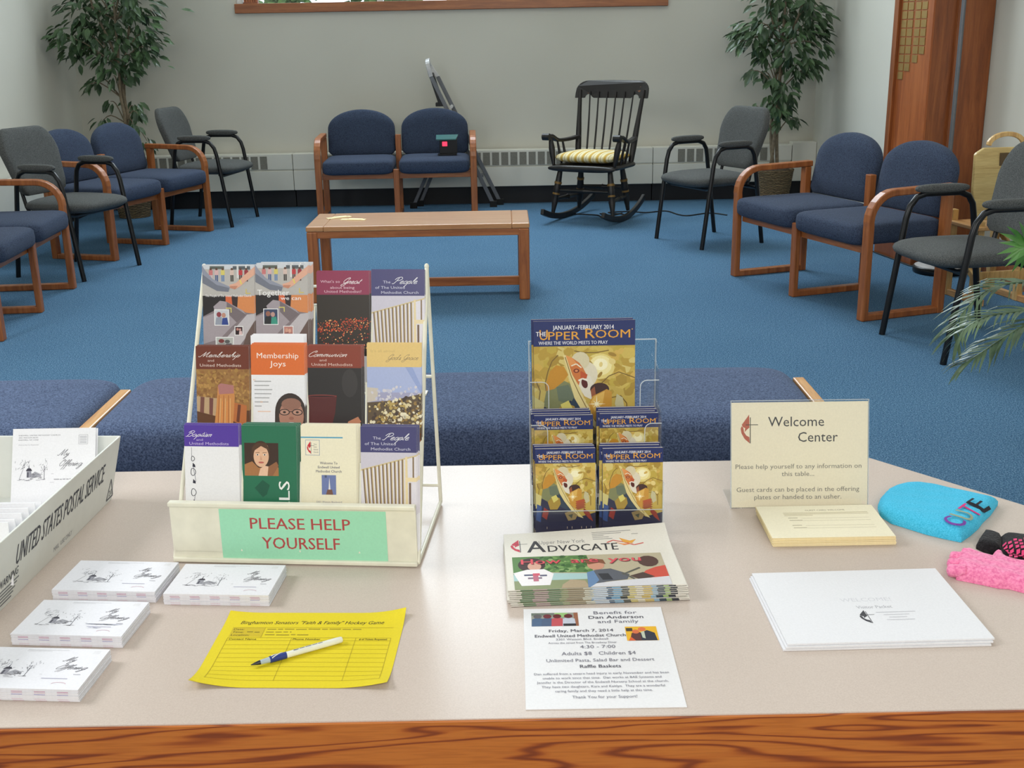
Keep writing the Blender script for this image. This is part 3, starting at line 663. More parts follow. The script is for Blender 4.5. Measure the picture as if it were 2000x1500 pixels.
co = cr.build('crest_rail', 'black_paint', t, bevel=.003)
g = MB()
rr = random.Random(5)
for k in range(110):
    a = rr.gauss(0, .14); c = .075+rr.gauss(0, .026)
    if abs(a) < .24 and .03 < c < .125:
        p = [crest(a+rr.uniform(.004, .02)*cos(TAU*i/6), c+rr.uniform(.004, .012)*sin(TAU*i/6), .0117) for i in range(6)]; g.add(p, [tuple(range(6))])
g.build('stencil', 'rosewood_print', co)
for s in (-1, 1):
    pts = smoothpath([back(s*.225, .32), Vector((s*.262, .10, .60)), Vector((s*.285, -.05, .605)), Vector((s*.29, -.16, .645)), Vector((s*.29, -.235, .64))], 5)
    MB().sweep(pts, .05, .026, (1, 0, 0)).build('arm', 'black_paint', t, smooth=False, bevel=.009)
    b = MB(); b.tube([(s*.262, -.235, .642), (s*.318, -.235, .642)], .026, 12); b.build('arm_scroll', 'black_paint', t, smooth=True)
    MB().turned((s*.25, -.19, .43), (s*.285, -.17, .635), [(0, .012), (.3, .02), (.6, .024), (1, .014)], 10).build('arm_post', 'black_paint', t, smooth=True)
    for y in (-.06, .03): MB().turned((s*.245, y, .43), (s*.28, y, .60), [(0, .008), (.5, .011), (1, .008)], 8).build('arm_spindle', 'black_paint', t, smooth=True)
# its cushion
b = MB(); b.superell((0, 0, .038), .50, .42, .095, .85, .35, 44, 12)
c = b.build('seat_cushion', 'striped_ticking', None, smooth=True, loc=(.66-.02*.47, 8.87-.0, .446)); c.rotation_euler = (0, 0, facing(-118)); tag(c, 'yellow and cream striped cushion on the seat of the rocking chair', 'cushion')

# ------------------------------------------------------------------ step ladder folded behind the middle chair
t = thing('step_ladder', 'grey folding step ladder standing behind the middle two-seat chair', 'ladder', (-.45, 9.70, 0))
def L(u, v, y): p = aty(u, v, y); return p-t.location
for y, du in ((9.64, 0), (9.76, 13)):
    top = L(842+du, 150, y); foot = L(964+du, 405-du*.4, y); foot.z = 0.02
    MB().sweep([foot, top], .022, .032, (0, 1, 0)).build('front_rail', 'steel_grey', t, bevel=.003)
    f2 = L(808+du, 405-du*.4, y); f2.z = .02; hinge = L(884+du*.6, 222, y)
    MB().sweep([f2, hinge], .022, .028, (0, 1, 0)).build('rear_rail', 'steel_grey', t, bevel=.003)
    for q in (foot, f2): MB().box(q.x-.03, q.x+.03, q.y-.016, q.y+.016, 0, .05).build('foot_cap', 'rubber', t, bevel=.004)
h0 = L(842, 150, 9.64); h1 = L(855, 150, 9.76); top = L(836, 118, 9.695)
MB().sweep(smoothpath([h0, Vector((top.x+.0, h0.y, top.z-.03)), Vector((top.x, (h0.y+h1.y)/2, top.z)), Vector((top.x, h1.y, top.z-.03)), h1], 5), .035, .03, (1, 0, .3)).build('hand_rail', 'silver', t, bevel=.004)
p0 = L(842, 143, 9.695); p1 = L(862, 203, 9.695)
b = MB(); b.sweep([p0, p1], .10, .04, (0, 1, 0)); b.build('folded_platform', 'black_metal', t, bevel=.004)
p2 = L(856, 200, 9.695); MB().box(p2.x-.02, p2.x+.045, p2.y-.05, p2.y+.05, p2.z-.03, p2.z).build('platform_lip', 'black_metal', t, bevel=.004)
p3 = L(882, 208, 9.695); MB().tube([(p3.x, p3.y-.07, p3.z), (p3.x, p3.y+.07, p3.z)], .014, 10).build('hinge_pin', 'silver', t, smooth=True)
for q in (.25, .5):
    a = L(968, 404, 9.695).lerp(L(842, 150, 9.695), q); a2 = L(812, 404, 9.695).lerp(L(884, 222, 9.695), q)
    MB().box(a.x-.04, a.x+.03, a.y-.045, a.y+.045, a.z-.012, a.z+.012).build('step', 'steel_grey', t, bevel=.003)

# ------------------------------------------------------------------ device with a red lamp on the middle chair
p = atz(874, 309, .482); p.y = 9.24; p = aty(874, 309, 9.2)
t = thing('alert_box', 'small black box with teal lid and glowing red lamp on the middle chair seat', 'device', (p.x, 9.2, .483), R(2))
MB().box(-.075, .075, -.03, .05, 0, .01).build('base', 'black_metal', t, bevel=.002)
MB().box(-.06, .08, -.005, .05, .01, .125).build('body', 'black_metal', t, bevel=.003)
b = MB(); b.add([(-.085, -.035, .118), (.072, -.035, .118), (.09, .055, .145), (-.085, .055, .145), (-.085, -.035, .126), (.072, -.035, .126), (.09, .055, .153), (-.085, .055, .153)], [(0, 1, 2, 3), (4, 7, 6, 5), (0, 4, 5, 1), (1, 5, 6, 2), (2, 6, 7, 3), (3, 7, 4, 0)]); b.build('lid', 'teal_lid', t)
b = MB(); b.box(-.038, .002, -.012, -.005, .068, .104); b.build('lamp', 'red_lamp', t, bevel=.006)

# ------------------------------------------------------------------ floor lamp
t = thing('floor_lamp', 'floor lamp with round weighted base and thin dark pole beside the wood pier', 'lamp', (2.535, 6.62, 0))
MB().lathe([(.145, 0), (.15, .008), (.15, .035), (.142, .042)], n=40).build('base', 'black_metal', t, smooth=True)
MB().lathe([(.141, .042), (.10, .055), (.03, .066), (.022, .09), (.014, .1)], n=40).build('base_cap', 'silver', t, smooth=True)
MB().tube([(0, 0, .09), (0, 0, 1.75)], .0125, 12).build('pole', 'steel_grey', t, smooth=True)
b = MB(); b.lathe([(.03, 1.75), (.16, 1.83), (.165, 1.835), (.155, 1.835), (.03, 1.765)], n=32, cap=False); b.build('lamp_shade', 'steel_grey', t, smooth=True)
def cord(name, pts, label, r=.004):
    b = MB(); b.tube(smoothpath(pts, 6), r, 6); return tag(b.build(name, 'cord_black', None, smooth=True), label, 'cord')
cord('power_cord', [atz(u, v, .005) for u, v in ((1806, 522), (1775, 518), (1745, 506), (1712, 494), (1690, 484), (1660, 478))], 'thin black cord on the carpet running from the floor lamp base')
cord('power_cord', [atz(u, v, .005) for u, v in ((1060, 420), (1095, 424), (1112, 418), (1165, 420), (1178, 424), (1215, 416), (1192, 420), (1172, 417), (1205, 424), (1220, 419), (1188, 415), (1228, 413), (1262, 415), (1300, 412), (1325, 419), (1345, 421), (1385, 416), (1420, 420))], 'thin black cord tangled on the carpet under the rocking chair', .005)

# ------------------------------------------------------------------ folding wooden high chair by the right wall
t = thing('high_chair', 'pale wooden high chair with tan tray board, by the right edge', 'high chair', (2.515, 5.95, 0), R(12))
MB()
out = [(-.155, .0), (.155, .0), (.155, .33)] + [(.155-.03+.03*cos(a), .33+.03*sin(a)) for a in (0, .5, 1.0, PI/2)] + [(-.105, .362), (-.145, .34), (-.155, .33), (-.165, .15), (-.15, .05)]
b = MB(); n = len(out); f = lambda x, y, d: (x, -.10+d+y*.12, .43+y)
b.add([f(x, y, 0) for x, y in out]+[f(x, y, .022) for x, y in out], [tuple(range(n)), tuple(range(2*n-1, n-1, -1))]+[(i, (i+1) % n, n+(i+1) % n, n+i) for i in range(n)])
b.build('tray_board', 'tan_board', t, bevel=.005)
MB().box(-.02, .06, -.068, -.063, .70, .765).build('label_plate', 'wicker_dark', t)
MB().sweep([(.10-.10*cos(a)-.06, -.02, .80+.055*sin(a)) for a in [PI*k/12 for k in range(13)]], .02, .024, (0, 1, 0)).build('handle', 'birch', t, bevel=.004)
for x in (-.13, .13):
    MB().box(x-.018, x+.018, -.14, -.10, 0, .43).build('front_leg', 'birch', t, bevel=.004)
    MB().box(x-.018, x+.018, .10, .14, 0, .46).build('rear_leg', 'birch', t, bevel=.004)
    MB().box(x-.014, x+.014, -.20, .16, .0, .035).build('foot_rail', 'oak_pale', t, bevel=.004)
    b = MB(); b.sweep([(x*1.25, -.2, .12), (x*1.25, .15, .34)], .02, .03, (1, 0, 0)); b.build('folding_brace', 'birch', t, bevel=.003)
MB().box(-.17, .17, -.16, .10, .385, .405).build('seat_board', 'oak_pale', t, bevel=.004)
for z in (.12, .25): MB().box(-.115, .115, -.135, -.115, z, z+.045).build('slat', 'birch', t, bevel=.003)

# ------------------------------------------------------------------ potted ficus trees
def leaf(mb, p, d, s, rnd, w=.42):
    d = d.normalized(); side = d.cross(Vector((rnd.uniform(-.4, .4), rnd.uniform(-1, .2), 1))).normalized(); up = side.cross(d)
    q = lambda t, x, z: p+d*(t*s)+side*(x*s*w)+up*(z*s)
    mb.add([q(0, 0, 0), q(.3, .5, .05), q(.65, .42, .03), q(1, 0, -.1), q(.65, -.42, .03), q(.3, -.5, .05), q(.35, 0, -.02), q(.68, 0, -.04)],
           [(0, 1, 6), (1, 2, 7, 6), (2, 3, 7), (3, 4, 7), (4, 5, 6, 7), (5, 0, 6)])
def ficus(name, label, base, y, blobs, trunk_px, rim, pot_h, seed):
    rnd = random.Random(seed); t = thing(name, label, 'potted tree', base, 0, 'potted trees in the back corners'); B = Vector(base)
    W = lambda u, v, dy=0: aty(u, v, y+dy)-B
    pot = MB(); pot.lathe([(rim*.78, 0), (rim*.86, pot_h*.4), (rim, pot_h-.02), (rim*1.03, pot_h-.01), (rim*1.03, pot_h), (rim*.95, pot_h), (rim*.93, pot_h-.04), (.02, pot_h-.04)], n=32)
    pot.build('basket', 'wicker', t, smooth=True)
    MB().lathe([(rim*.92, pot_h-.045), (rim*.9, pot_h-.01), (rim*.4, pot_h+.005), (.01, pot_h+.01)], n=24).build('moss', 'soil', t, smooth=True)
    tk = MB()
    for dx, px in enumerate(trunk_px):
        pts = [Vector(((dx-1)*.03, 0, pot_h-.03))]+[W(u, v, (dx-1)*.03) for u, v in px]
        tk.tube(smoothpath(pts, 4), [.015-.007*k/(4*(len(pts)-1)) for k in range(4*(len(pts)-1)+1)], 8)
    tw = tk; lf = MB()
    for u, v, r, n in blobs:
        c = W(u, v, rnd.uniform(-.14, .14)); q = c+B
        if q.x < XL+.14: q = atx(u, v, XL+.16)
        if q.x > XR-.14: q = atx(u, v, XR-.16)
        if q.y > YB-.2: q = aty(u, v, YB-.2)
        c = q-B; rad = r*y*.956/FPX
        spine = trunk_px[0]; a = min(spine, key=lambda q: (q[0]-u)**2+(q[1]-v-40)**2); A = W(*a)
        tw.tube(smoothpath([A, A.lerp(c, .6)+Vector((0, 0, .05)), c], 3), [.006, .006, .005, .005, .004, .003, .002], 5)
        for k in range(int(n*1.15)):
            o = Vector((rnd.gauss(0, .5), rnd.gauss(0, .42), rnd.gauss(0, .45)))*rad
            d = Vector((o.x*2+(c.x-A.x)*.3, o.y*1.5-.02, -.06-rnd.random()*.10))+Vector((rnd.gauss(0, .03), rnd.gauss(0, .03), rnd.gauss(0, .03)))
            q = c+o+B
            if XL+.1 < q.x < XR-.1 and q.y < YB-.1: leaf(lf, c+o, d, rnd.uniform(.078, .115), rnd)
    tk.build('trunk', 'bark', t, smooth=True); lf.build('foliage', 'ficus_leaf', t)
    return t
LB = [(150, 20, 38, 40), (118, 72, 26, 26), (140, 95, 26, 30), (205, 25, 42, 46), (262, 15, 38, 40), (296, 22, 18, 12), (285, 62, 30, 34), (235, 75, 42, 52), (185, 75, 38, 48), (292, 92, 24, 26),
      (258, 112, 28, 30), (208, 118, 28, 32), (160, 60, 30, 30), (222, 148, 20, 18), (190, 155, 13, 8), (172, 165, 9, 5), (262, 208, 16, 14), (270, 222, 10, 6), (216, 198, 9, 5), (200, 236, 14, 10), (262, 246, 10, 8),
      (288, 276, 12, 10), (255, 140, 18, 12), (240, -30, 60, 80), (170, -25, 50, 60), (280, -35, 40, 40), (215, -90, 60, 70), (240, -140, 45, 45)]
b_ = aty(262, 405, 9.46)
ficus('potted_ficus', 'potted artificial ficus tree in the back left corner', (b_.x, 9.46, 0), 9.46, LB,
      [[(245, 240), (236, 190), (232, 130), (225, 40), (215, -90)], [(250, 240), (240, 180), (222, 100), (180, 10), (165, -60)], [(256, 250), (243, 190), (245, 100), (262, 10), (270, -60)]], .16, .28, 11)
RB = [(1540, 20, 34, 40), (1580, 15, 30, 34), (1510, 10, 24, 20), (1600, 40, 22, 22), (1480, 45, 26, 28), (1450, 60, 18, 16), (1446, 82, 14, 10), (1470, 75, 26, 28), (1500, 65, 24, 24), (1560, 60, 34, 40), (1592, 70, 26, 28), (1548, 95, 30, 30),
      (1606, 95, 14, 10), (1498, 98, 20, 16), (1490, 112, 14, 10), (1535, 120, 24, 20), (1574, 118, 22, 18), (1466, 138, 11, 6), (1486, 140, 13, 8), (1556, 140, 20, 16), (1592, 132, 16, 10), (1510, 158, 16, 14), (1530, 180, 18, 18),
      (1545, 190, 10, 8), (1498, 194, 12, 8), (1478, 207, 8, 5), (1515, 215, 16, 14), (1532, 210, 14, 10), (1552, 232, 12, 8), (1522, 236, 10, 7), (1540, -40, 60, 70), (1580, -50, 40, 40), (1500, -45, 40, 36), (1545, -110, 60, 70)]
b_ = aty(1508, 400, 9.42)
ficus('potted_ficus', 'potted artificial ficus tree in a wicker basket in the back right corner', (b_.x, 9.42, 0), 9.42, RB,
      [[(1512, 270), (1520, 180), (1527, 90), (1535, 0), (1545, -110)], [(1506, 270), (1512, 180), (1524, 110), (1560, 30), (1580, -50)], [(1517, 260), (1523, 170), (1520, 90), (1505, 20), (1500, -50)]], .158, .30, 23)

# ------------------------------------------------------------------ palm reaching in from the right edge
py = 3.55; pc = Vector((1.93, py, 0))
palm = thing('potted_palm', 'palm plant reaching into the right edge with drooping green fronds', 'potted plant', tuple(pc))
rnd = random.Random(9)
MB().lathe([(.12, 0), (.15, .26), (.155, .27), (.14, .27), (.135, .24), (.02, .24)], n=28).build('pot', 'wicker_dark', palm, smooth=True)
MB().lathe([(.136, .235), (.13, .245), (.01, .25)], n=20).build('soil', 'soil', palm, smooth=True)
tr = MB()
for a in (0, 2, 4): tr.tube([(.03*cos(a), .03*sin(a), .2), (.02*cos(a), .02*sin(a), .62)], [.018, .012], 8)
tr.build('stems', 'bark', palm, smooth=True)
def frond(px, llen, m, n=26, droop=.7, start=.12):
    pts = [Vector((0, 0, .55))]+[aty(u, v, py+dy)-pc for u, v, dy in px]; sp = smoothpath(pts, 8)
    b = MB(); b.tube(sp, [.006-.0045*k/len(sp) for k in range(len(sp))], 6); N = len(sp)
    for k in range(n):
        q = start+(1-start)*k/n; i = min(int(q*(N-1)), N-2); p = sp[i].lerp(sp[i+1], q*(N-1)-i); T = (sp[i+1]-sp[i]).normalized()
        for s in (-1, 1):
            side = T.cross(Vector((0, 0, 1))).normalized()*s; L = llen*(1-.55*abs(q-.35)**1.3)*rnd.uniform(.7, 1.15)
            d0 = (T*.75+side*rnd.uniform(.4, .75)+Vector((0, 0, rnd.uniform(0, .16)))).normalized(); w = .0048*rnd.uniform(.8, 1.2); prev = None; rings = []; c = p
            for j in range(5):
                f = j/4; d = (d0+Vector((0, 0, -droop*f*f*1.6))).normalized(); ww = w*(1-.9*f**2)*(.5+min(1, f*4)*.5); sd = d.cross(Vector((0, -.3, 1))).normalized()
                rings.append((c+sd*ww, c-sd*ww)); c = c+d*(L/4)
            vs = [x for r in rings for x in r]; b.add(vs, [(2*j, 2*j+1, 2*j+3, 2*j+2) for j in range(4)])
    return b.build('frond', m, palm)
frond([(2060, 560, .05), (1985, 552, -.02), (1925, 570, -.05), (1880, 612, -.08), (1862, 655, -.1)], .15, 'palm_leaf')
frond([(2060, 600, -.1), (1990, 608, -.15), (1930, 618, -.2), (1888, 640, -.22), (1868, 668, -.22)], .12, 'palm_leaf', 22)
frond([(2080, 610, -.15), (2010, 632, -.2), (1960, 660, -.22), (1915, 690, -.25), (1880, 712, -.25)], .14, 'palm_leaf', 24)
fb = MB(); f0 = aty(2012, 482, py-.15)-pc
fb.tube([Vector((0, 0, .55)), aty(2090, 520, py-.1)-pc, f0], [.006, .005, .004], 6)
for u, v in ((1966, 441), (1990, 432), (1952, 455), (1950, 474), (1946, 497), (1958, 510), (1962, 522), (1976, 532), (1992, 530), (2010, 425), (2030, 430), (2040, 545), (2015, 545)):
    tip = aty(u, v, py-.15+rnd.uniform(-.05, .05))-pc; D = tip-f0; S = D.cross(Vector((0, -1, .4))).normalized(); w2 = .0085
    fb.add([f0, f0+D*.3+S*w2, f0+D*.6+S*w2*.9+Vector((0, 0, .004)), tip, f0+D*.6-S*w2*.9+Vector((0, 0, .004)), f0+D*.3-S*w2], [(0, 1, 2, 3, 4, 5)])
fb.build('frond', 'palm_leaf_bright', palm)
frond([(2120, 470, .1), (2180, 430, .1), (2250, 470, .1), (2300, 560, .1)], .16, 'palm_leaf', 22)
frond([(2110, 480, .2), (2100, 440, .25), (2090, 445, .35), (2090, 500, .5)], .14, 'palm_leaf', 18)

# ------------------------------------------------------------------ bench behind the table
bench = thing('upholstered_bench', 'long backless bench of blue cushions and oak dividers behind the display table', 'bench', (-.14, 2.9, 0))
xs = [-1.715, -1.088, -.455, .175, .806]
for a, c in zip(xs[:-1], xs[1:]):
    b = MB(); b.superell(((a+c)/2+.14, .01, .395), c-a-.036, .48, .155, .36, .26, 56, 18); b.build('seat_cushion', 'bench_fabric', bench, smooth=True)
for x in xs:
    MB().box(x-.016+.14, x+.016+.14, -.19, .17, .40, .447).build('divider', 'oak_pale', bench, bevel=.004)
    for y in (-.18, .15): MB().box(x-.016+.14, x+.016+.14, y-.02, y+.02, 0, .40).build('leg', 'oak_frame', bench, bevel=.004)
for y in (-.17, .15): MB().box(xs[0]+.16, xs[-1]+.12, y-.012, y+.012, .275, .322).build('rail', 'oak_rail', bench, bevel=.003)

# ------------------------------------------------------------------ display table
TZ = .515
tb = thing('display_table', 'wide display table with beige laminate top and oak front, in the foreground', 'table', (-.19, 1.78, 0))
poly = [(-1.5, 1.315), (1.12, 1.315), (1.12, 1.79), (.752, 2.248), (-1.13, 2.248), (-1.5, 1.79)]
q = [(x+.19, y-1.78) for x, y in poly]; n = len(q)
b = MB(); b.add([(x, y, TZ-.02) for x, y in q]+[(x, y, TZ) for x, y in q], [tuple(range(n-1, -1, -1)), tuple(range(n, 2*n))]+[(i, (i+1) % n, n+(i+1) % n, n+i) for i in range(n)])
b.build('tabletop', 'table_laminate', tb)
b = MB()
o_ = []
for i in range(n):
    p0, p1, p2 = Vector(q[i-1]), Vector(q[i]), Vector(q[(i+1) % n]); e0 = (p1-p0).normalized(); e1 = (p2-p1).normalized()
    n0 = Vector((e0.y, -e0.x)); n1 = Vector((e1.y, -e1.x)); m_ = (n0+n1).normalized(); o_.append(p1+m_*(.004/m_.dot(n0)))
for i in range(n):
    j = (i+1) % n; A, B_, C_, D_ = q[i], q[j], o_[j], o_[i]
    b.add([(A[0], A[1], .345), (B_[0], B_[1], .345), (C_[0], C_[1], .345), (D_[0], D_[1], .345), (A[0], A[1], TZ-.002), (B_[0], B_[1], TZ-.002), (C_[0], C_[1], TZ-.002), (D_[0], D_[1], TZ-.002)],
          [(0, 1, 2, 3), (4, 7, 6, 5), (3, 2, 6, 7), (0, 4, 5, 1)])
ap = b.build('apron', 'oak_cathedral', tb)
for x, y in ((-1.15, 1.42), (.98, 1.42), (-1.0, 2.12), (.62, 2.12)):
    MB().box(x+.19-.035, x+.19+.035, y-1.78-.035, y-1.78+.035, 0, TZ-.021).build('leg', 'oak_frame', tb, bevel=.006)

# ================================================================== ON THE TABLE
WHT = (240, 240, 243); INK = (40, 40, 46)
def scribble(P, u, v, n, ru, rv, col, rnd, w=.35):
    x, y = u, v
    for k in range(n):
        a = rnd.uniform(0, TAU); x2 = u+ru*rnd.uniform(-1, 1); y2 = v+rv*rnd.uniform(-1, 1); P.line([(x, y), (x2, y2)], w, col); x, y = u+ru*rnd.uniform(-1, 1), v+rv*rnd.uniform(-1, 1)
def church_sketch(P, u, v, s, rnd, col=(84, 84, 96)):
    """ink drawing of a small church between two trees; s = width"""
    P.L += 1; k = s/100.0; q = lambda pts: [(u+x*k, v+y*k) for x, y in pts]
    for i in range(26):
        x = rnd.gauss(22, 12); y = rnd.gauss(12, 9); P.line(q([(x, y), (x+rnd.uniform(-9, 3), y+rnd.uniform(2, 9))]), .8*k, col)
    for i in range(24):
        x = rnd.gauss(82, 8); y = rnd.gauss(18, 10); P.line(q([(x, y), (x+rnd.uniform(-4, 4), y+rnd.uniform(1, 6))]), .7*k, col)
    P.line(q([(84, 20), (85, 62)]), 1.5*k, col); P.line(q([(84, 40), (76, 26)]), .8*k, col); P.line(q([(84, 36), (92, 24)]), .8*k, col); P.line(q([(20, 30), (8, 62)]), .9*k, col)
    P.poly(q([(36, 28), (37.5, 14), (39, 28)]), col); P.poly(q([(28, 36), (33, 28), (43, 28), (48, 36)]), (60, 58, 70)); P.rect(u+31*k, v+36*k, u+45*k, v+56*k, (150, 150, 160)); P.rect(u+33*k, v+40*k, u+37*k, v+56*k, (80, 80, 92))
    P.poly(q([(45, 48), (56, 38), (74, 46), (76, 54), (45, 58)]), (168, 168, 176))
    for i in range(20):
        x = rnd.uniform(40, 76); y = rnd.uniform(44, 60); P.line(q([(x, y), (x+rnd.uniform(2, 8), y+rnd.uniform(-1, 2))]), 1.0*k, (70, 70, 82))
    for i in range(16):
        x = rnd.uniform(0, 86); y = rnd.uniform(60, 66); P.line(q([(x, y), (x+rnd.uniform(4, 14), y+rnd.uniform(-1, 1))]), .8*k, col)

# ------------------------------------------------------------------ brochure rack
BW, BH, LEAN = .096, .216, R(12)
KB = BW/108.0
rack = thing('brochure_rack', 'cream wire tabletop brochure rack with mint sign on its front', 'rack', (-.379, 1.794, TZ), R(-5.1))
RX0, RX1 = -.214, .214
def rk(mb, name, m, **k): return mb.build(name, m, rack, **k)
for s, lb in ((RX0, 0), (RX1, 1)):
    b = MB(); b.tube([(s, 0, .006), (s*.965, .258, .466)], .0040, 8); b.tube([(s*.965, .258, .466), (s*1.0, .268, .006)], .0036, 8); b.tube([(s*1.0, .268, .006), (s, 0, .006)], .0036, 8); b.superell((s*.965, .258, .469), .009, .009, .011, 1, 1, 10, 6)
    rk(b, 'side_frame', 'cream_wire', smooth=True)
b = MB(); b.box(RX0, RX1, -.004, .002, .006, .110); b.box(RX0, RX1, -.010, .004, .105, .113); b.box(RX0, RX1, -.010, .004, .002, .010); rk(b, 'front_panel', 'cream_wire', bevel=.002)
rowdef = [(.065, .556), (.155, .662), (.245, .772)]   # top y offset from the front, unused z filled below
rows_px = [1.84, 1.93, 2.02]
# sign paper on the panel
P = Print(lambda a, b_, l: Vector((RX0+a, -.0045-l-.0003, .104-b_)), .43/470.0); P.k = .43/470.0
P.rect(96, 3, 412, 104, (160, 224, 190)); P.text('PLEASE HELP', 154, 42, 22, (176, 72, 72), 190, bold=0.008, up=True); P.text('YOURSELF', 174, 82, 23, (176, 72, 72), 148, bold=0.008)
rk(P, 'sign', 'ink_matte')
b = MB()
for x in (RX0*.97, RX1*.97): pass
for dz in (.0, .035): b.tube([(RX0*.95, .245, .40+dz), (RX1*.95, .245, .40+dz)], .0025, 6)
b.tube([(RX0, .268, .04), (RX1, .268, .04)], .0035, 6); b.tube([(RX0*.97, .262, .26), (RX1*.97, .262, .26)], .003, 6); rk(b, 'cross_wires', 'cream_wire', smooth=True)
brochures = {}
def brochure(name, label, u0, u1, v0, ytop, art, extra=0, dx=.0012, group=None, spare=None, eu=.0):
    ytop += .0385*(580-(u0+u1)/2)/476; p = aty((u0+u1)/2, v0, ytop); w = BW
    cx = p.x; zb = p.z-BH*cos(LEAN); yb = ytop-BH*sin(LEAN); t = .0011
    P = Print(lambda a, b_, l: Vector((a-w/2, -t/2-l-.00006, BH-b_)), w/108.0)
    P.ink = RGB(*WHT); P.box(-w/2, w/2, -t/2, t/2, 0, BH); P.clip = (0, 0, 108, 108*BH/BW); art(P)
    o = P.build(name, 'ink_gloss', None, loc=(cx, yb, zb)); o.rotation_euler = (-LEAN, 0, R(-5.1)); tag(o, label, 'brochure', group)
    for k in range(extra):
        c = dup(o, None, (cx+dx*(k+1)+random.uniform(-.0005, .0008), yb+.0021*(k+1), zb+.0006+random.uniform(0, .0022)), None, spare or label, group); c.rotation_euler = (-LEAN, 0, R(-5.1)+random.uniform(-.004, .004))
    return o, (cx, yb, zb)
rnd = random.Random(21)
def a_hands(second):
    def art(P):
        P.rect(0, 0, 108, 62, (186, 182, 178)); P.rect(0, 0, 108, 8, (206, 210, 216)); P.rect(16, 2, 46, 8, (92, 98, 92)); P.rect(64, 2, 100, 9, (88, 94, 100)); P.rect(72, 0, 76, 26, (214, 214, 214)); P.rect(90, 0, 93, 8, (230, 230, 230))
        for x, c1, c2 in ((30, (214, 176, 176), (70, 92, 140)), (43, (214, 200, 110), (96, 130, 176)), (62, (214, 190, 180), (60, 54, 50)), (80, (190, 60, 66), (90, 50, 50)), (92, (150, 50, 60), (80, 40, 44)), (18, (200, 120, 120), (210, 180, 190))):
            P.ell(x, 8, 2.6, 2.6, (96, 64, 50), 8); P.rect(x-4, 10, x+4, 20, c1); P.rect(x-3, 20, x-.5, 33, c2, False); P.rect(x+.5, 20, x+3, 33, c2, False)
        P.poly([(0, 0), (6, 10), (22, 28), (40, 36), (58, 44), (54, 54), (30, 52), (0, 36)], (146, 150, 166)); P.poly([(0, 18), (30, 40), (56, 46), (54, 54), (30, 52), (0, 36)], (116, 120, 134))
        P.poly([(108, 4), (108, 20), (90, 33), (80, 42), (70, 48), (58, 46), (56, 40), (70, 36), (88, 20)], (224, 172, 148)); P.poly([(77, 30), (80, 29), (83, 38), (80, 39)], (226, 206, 110)); P.poly([(58, 42), (74, 42), (68, 49), (57, 46)], (196, 136, 112))
        for a in ((90, 48, 92, 58), (90, 56, 100, 58)): P.rect(*a, (214, 196, 110))
        P.rect(0, 62, 108, 170, (132, 120, 124)); P.poly([(0, 62), (48, 62), (50, 80), (24, 92), (0, 104)], (40, 34, 36)); P.rect(48, 62, 62, 82, (214, 106, 66)); P.poly([(60, 62), (74, 62), (72, 88), (62, 82)], (56, 40, 40)); P.poly([(74, 62), (108, 62), (108, 98), (90, 96), (72, 86)], (216, 138, 84))
        P.poly([(22, 84), (36, 72), (50, 74), (84, 92), (90, 100), (60, 124), (34, 150), (0, 160), (0, 106), (26, 96)], (164, 154, 160)); P.poly([(50, 74), (90, 100), (70, 116), (50, 96)], (120, 108, 112)); P.poly([(44, 152), (92, 100), (108, 98), (108, 112), (86, 150), (70, 170), (40, 170)], (192, 186, 190)); P.poly([(90, 140), (108, 112), (108, 170), (80, 170)], (104, 84, 78))
        def snap(x0, y0, x1, y1, cs):
            P.rect(x0-1.5, y0-1.5, x1+1.5, y1+1.5, (240, 240, 240)); P.rect(x0, y0, x1, y1, cs[0]); h = (y1-y0); w_ = x1-x0
            P.ell(x0+w_*.3, y0+h*.3, w_*.18, h*.18, cs[1], 10); P.ell(x0+w_*.65, y0+h*.35, w_*.16, h*.17, cs[2], 10); P.poly([(x0, y1), (x0+w_*.1, y0+h*.5), (x0+w_*.5, y0+h*.45), (x0+w_*.55, y1)], cs[3]); P.poly([(x0+w_*.5, y1), (x0+w_*.55, y0+h*.55), (x0+w_*.9, y0+h*.5), (x1, y1)], cs[4])
        for a in ((48, 86, 60, 88), (58, 86, 60, 96)): P.rect(*a, (214, 200, 112))
        if second:
            snap(17, 91, 45, 121, [(60, 70, 100), (150, 100, 84), (190, 150, 140), (40, 40, 44), (60, 150, 130)]); snap(58, 126, 76, 150, [(190, 130, 120), (210, 160, 140), (220, 170, 150), (150, 100, 96), (170, 110, 100)])
            P.text('Together', 4, 63, 11.5, (246, 244, 244), 66, bold=0.004); P.text('we can', 52, 72, 7.5, (246, 244, 244), 42, bold=0.004)
        else:
            snap(25, 91, 53, 121, [(200, 204, 210), (140, 60, 70), (190, 140, 120), (150, 156, 170), (50, 70, 140)]); snap(67, 125, 82, 141, [(60, 30, 40), (190, 130, 120), (200, 160, 150), (40, 20, 26), (220, 190, 190)]); snap(27, 147, 62, 170, [(180, 184, 180), (120, 50, 50), (90, 90, 90), (150, 150, 146), (90, 80, 90)])
            P.text('The People of The United Methodist Church', 6, 64, 4.4, (246, 244, 244), 96, bold=0.008)
    return art
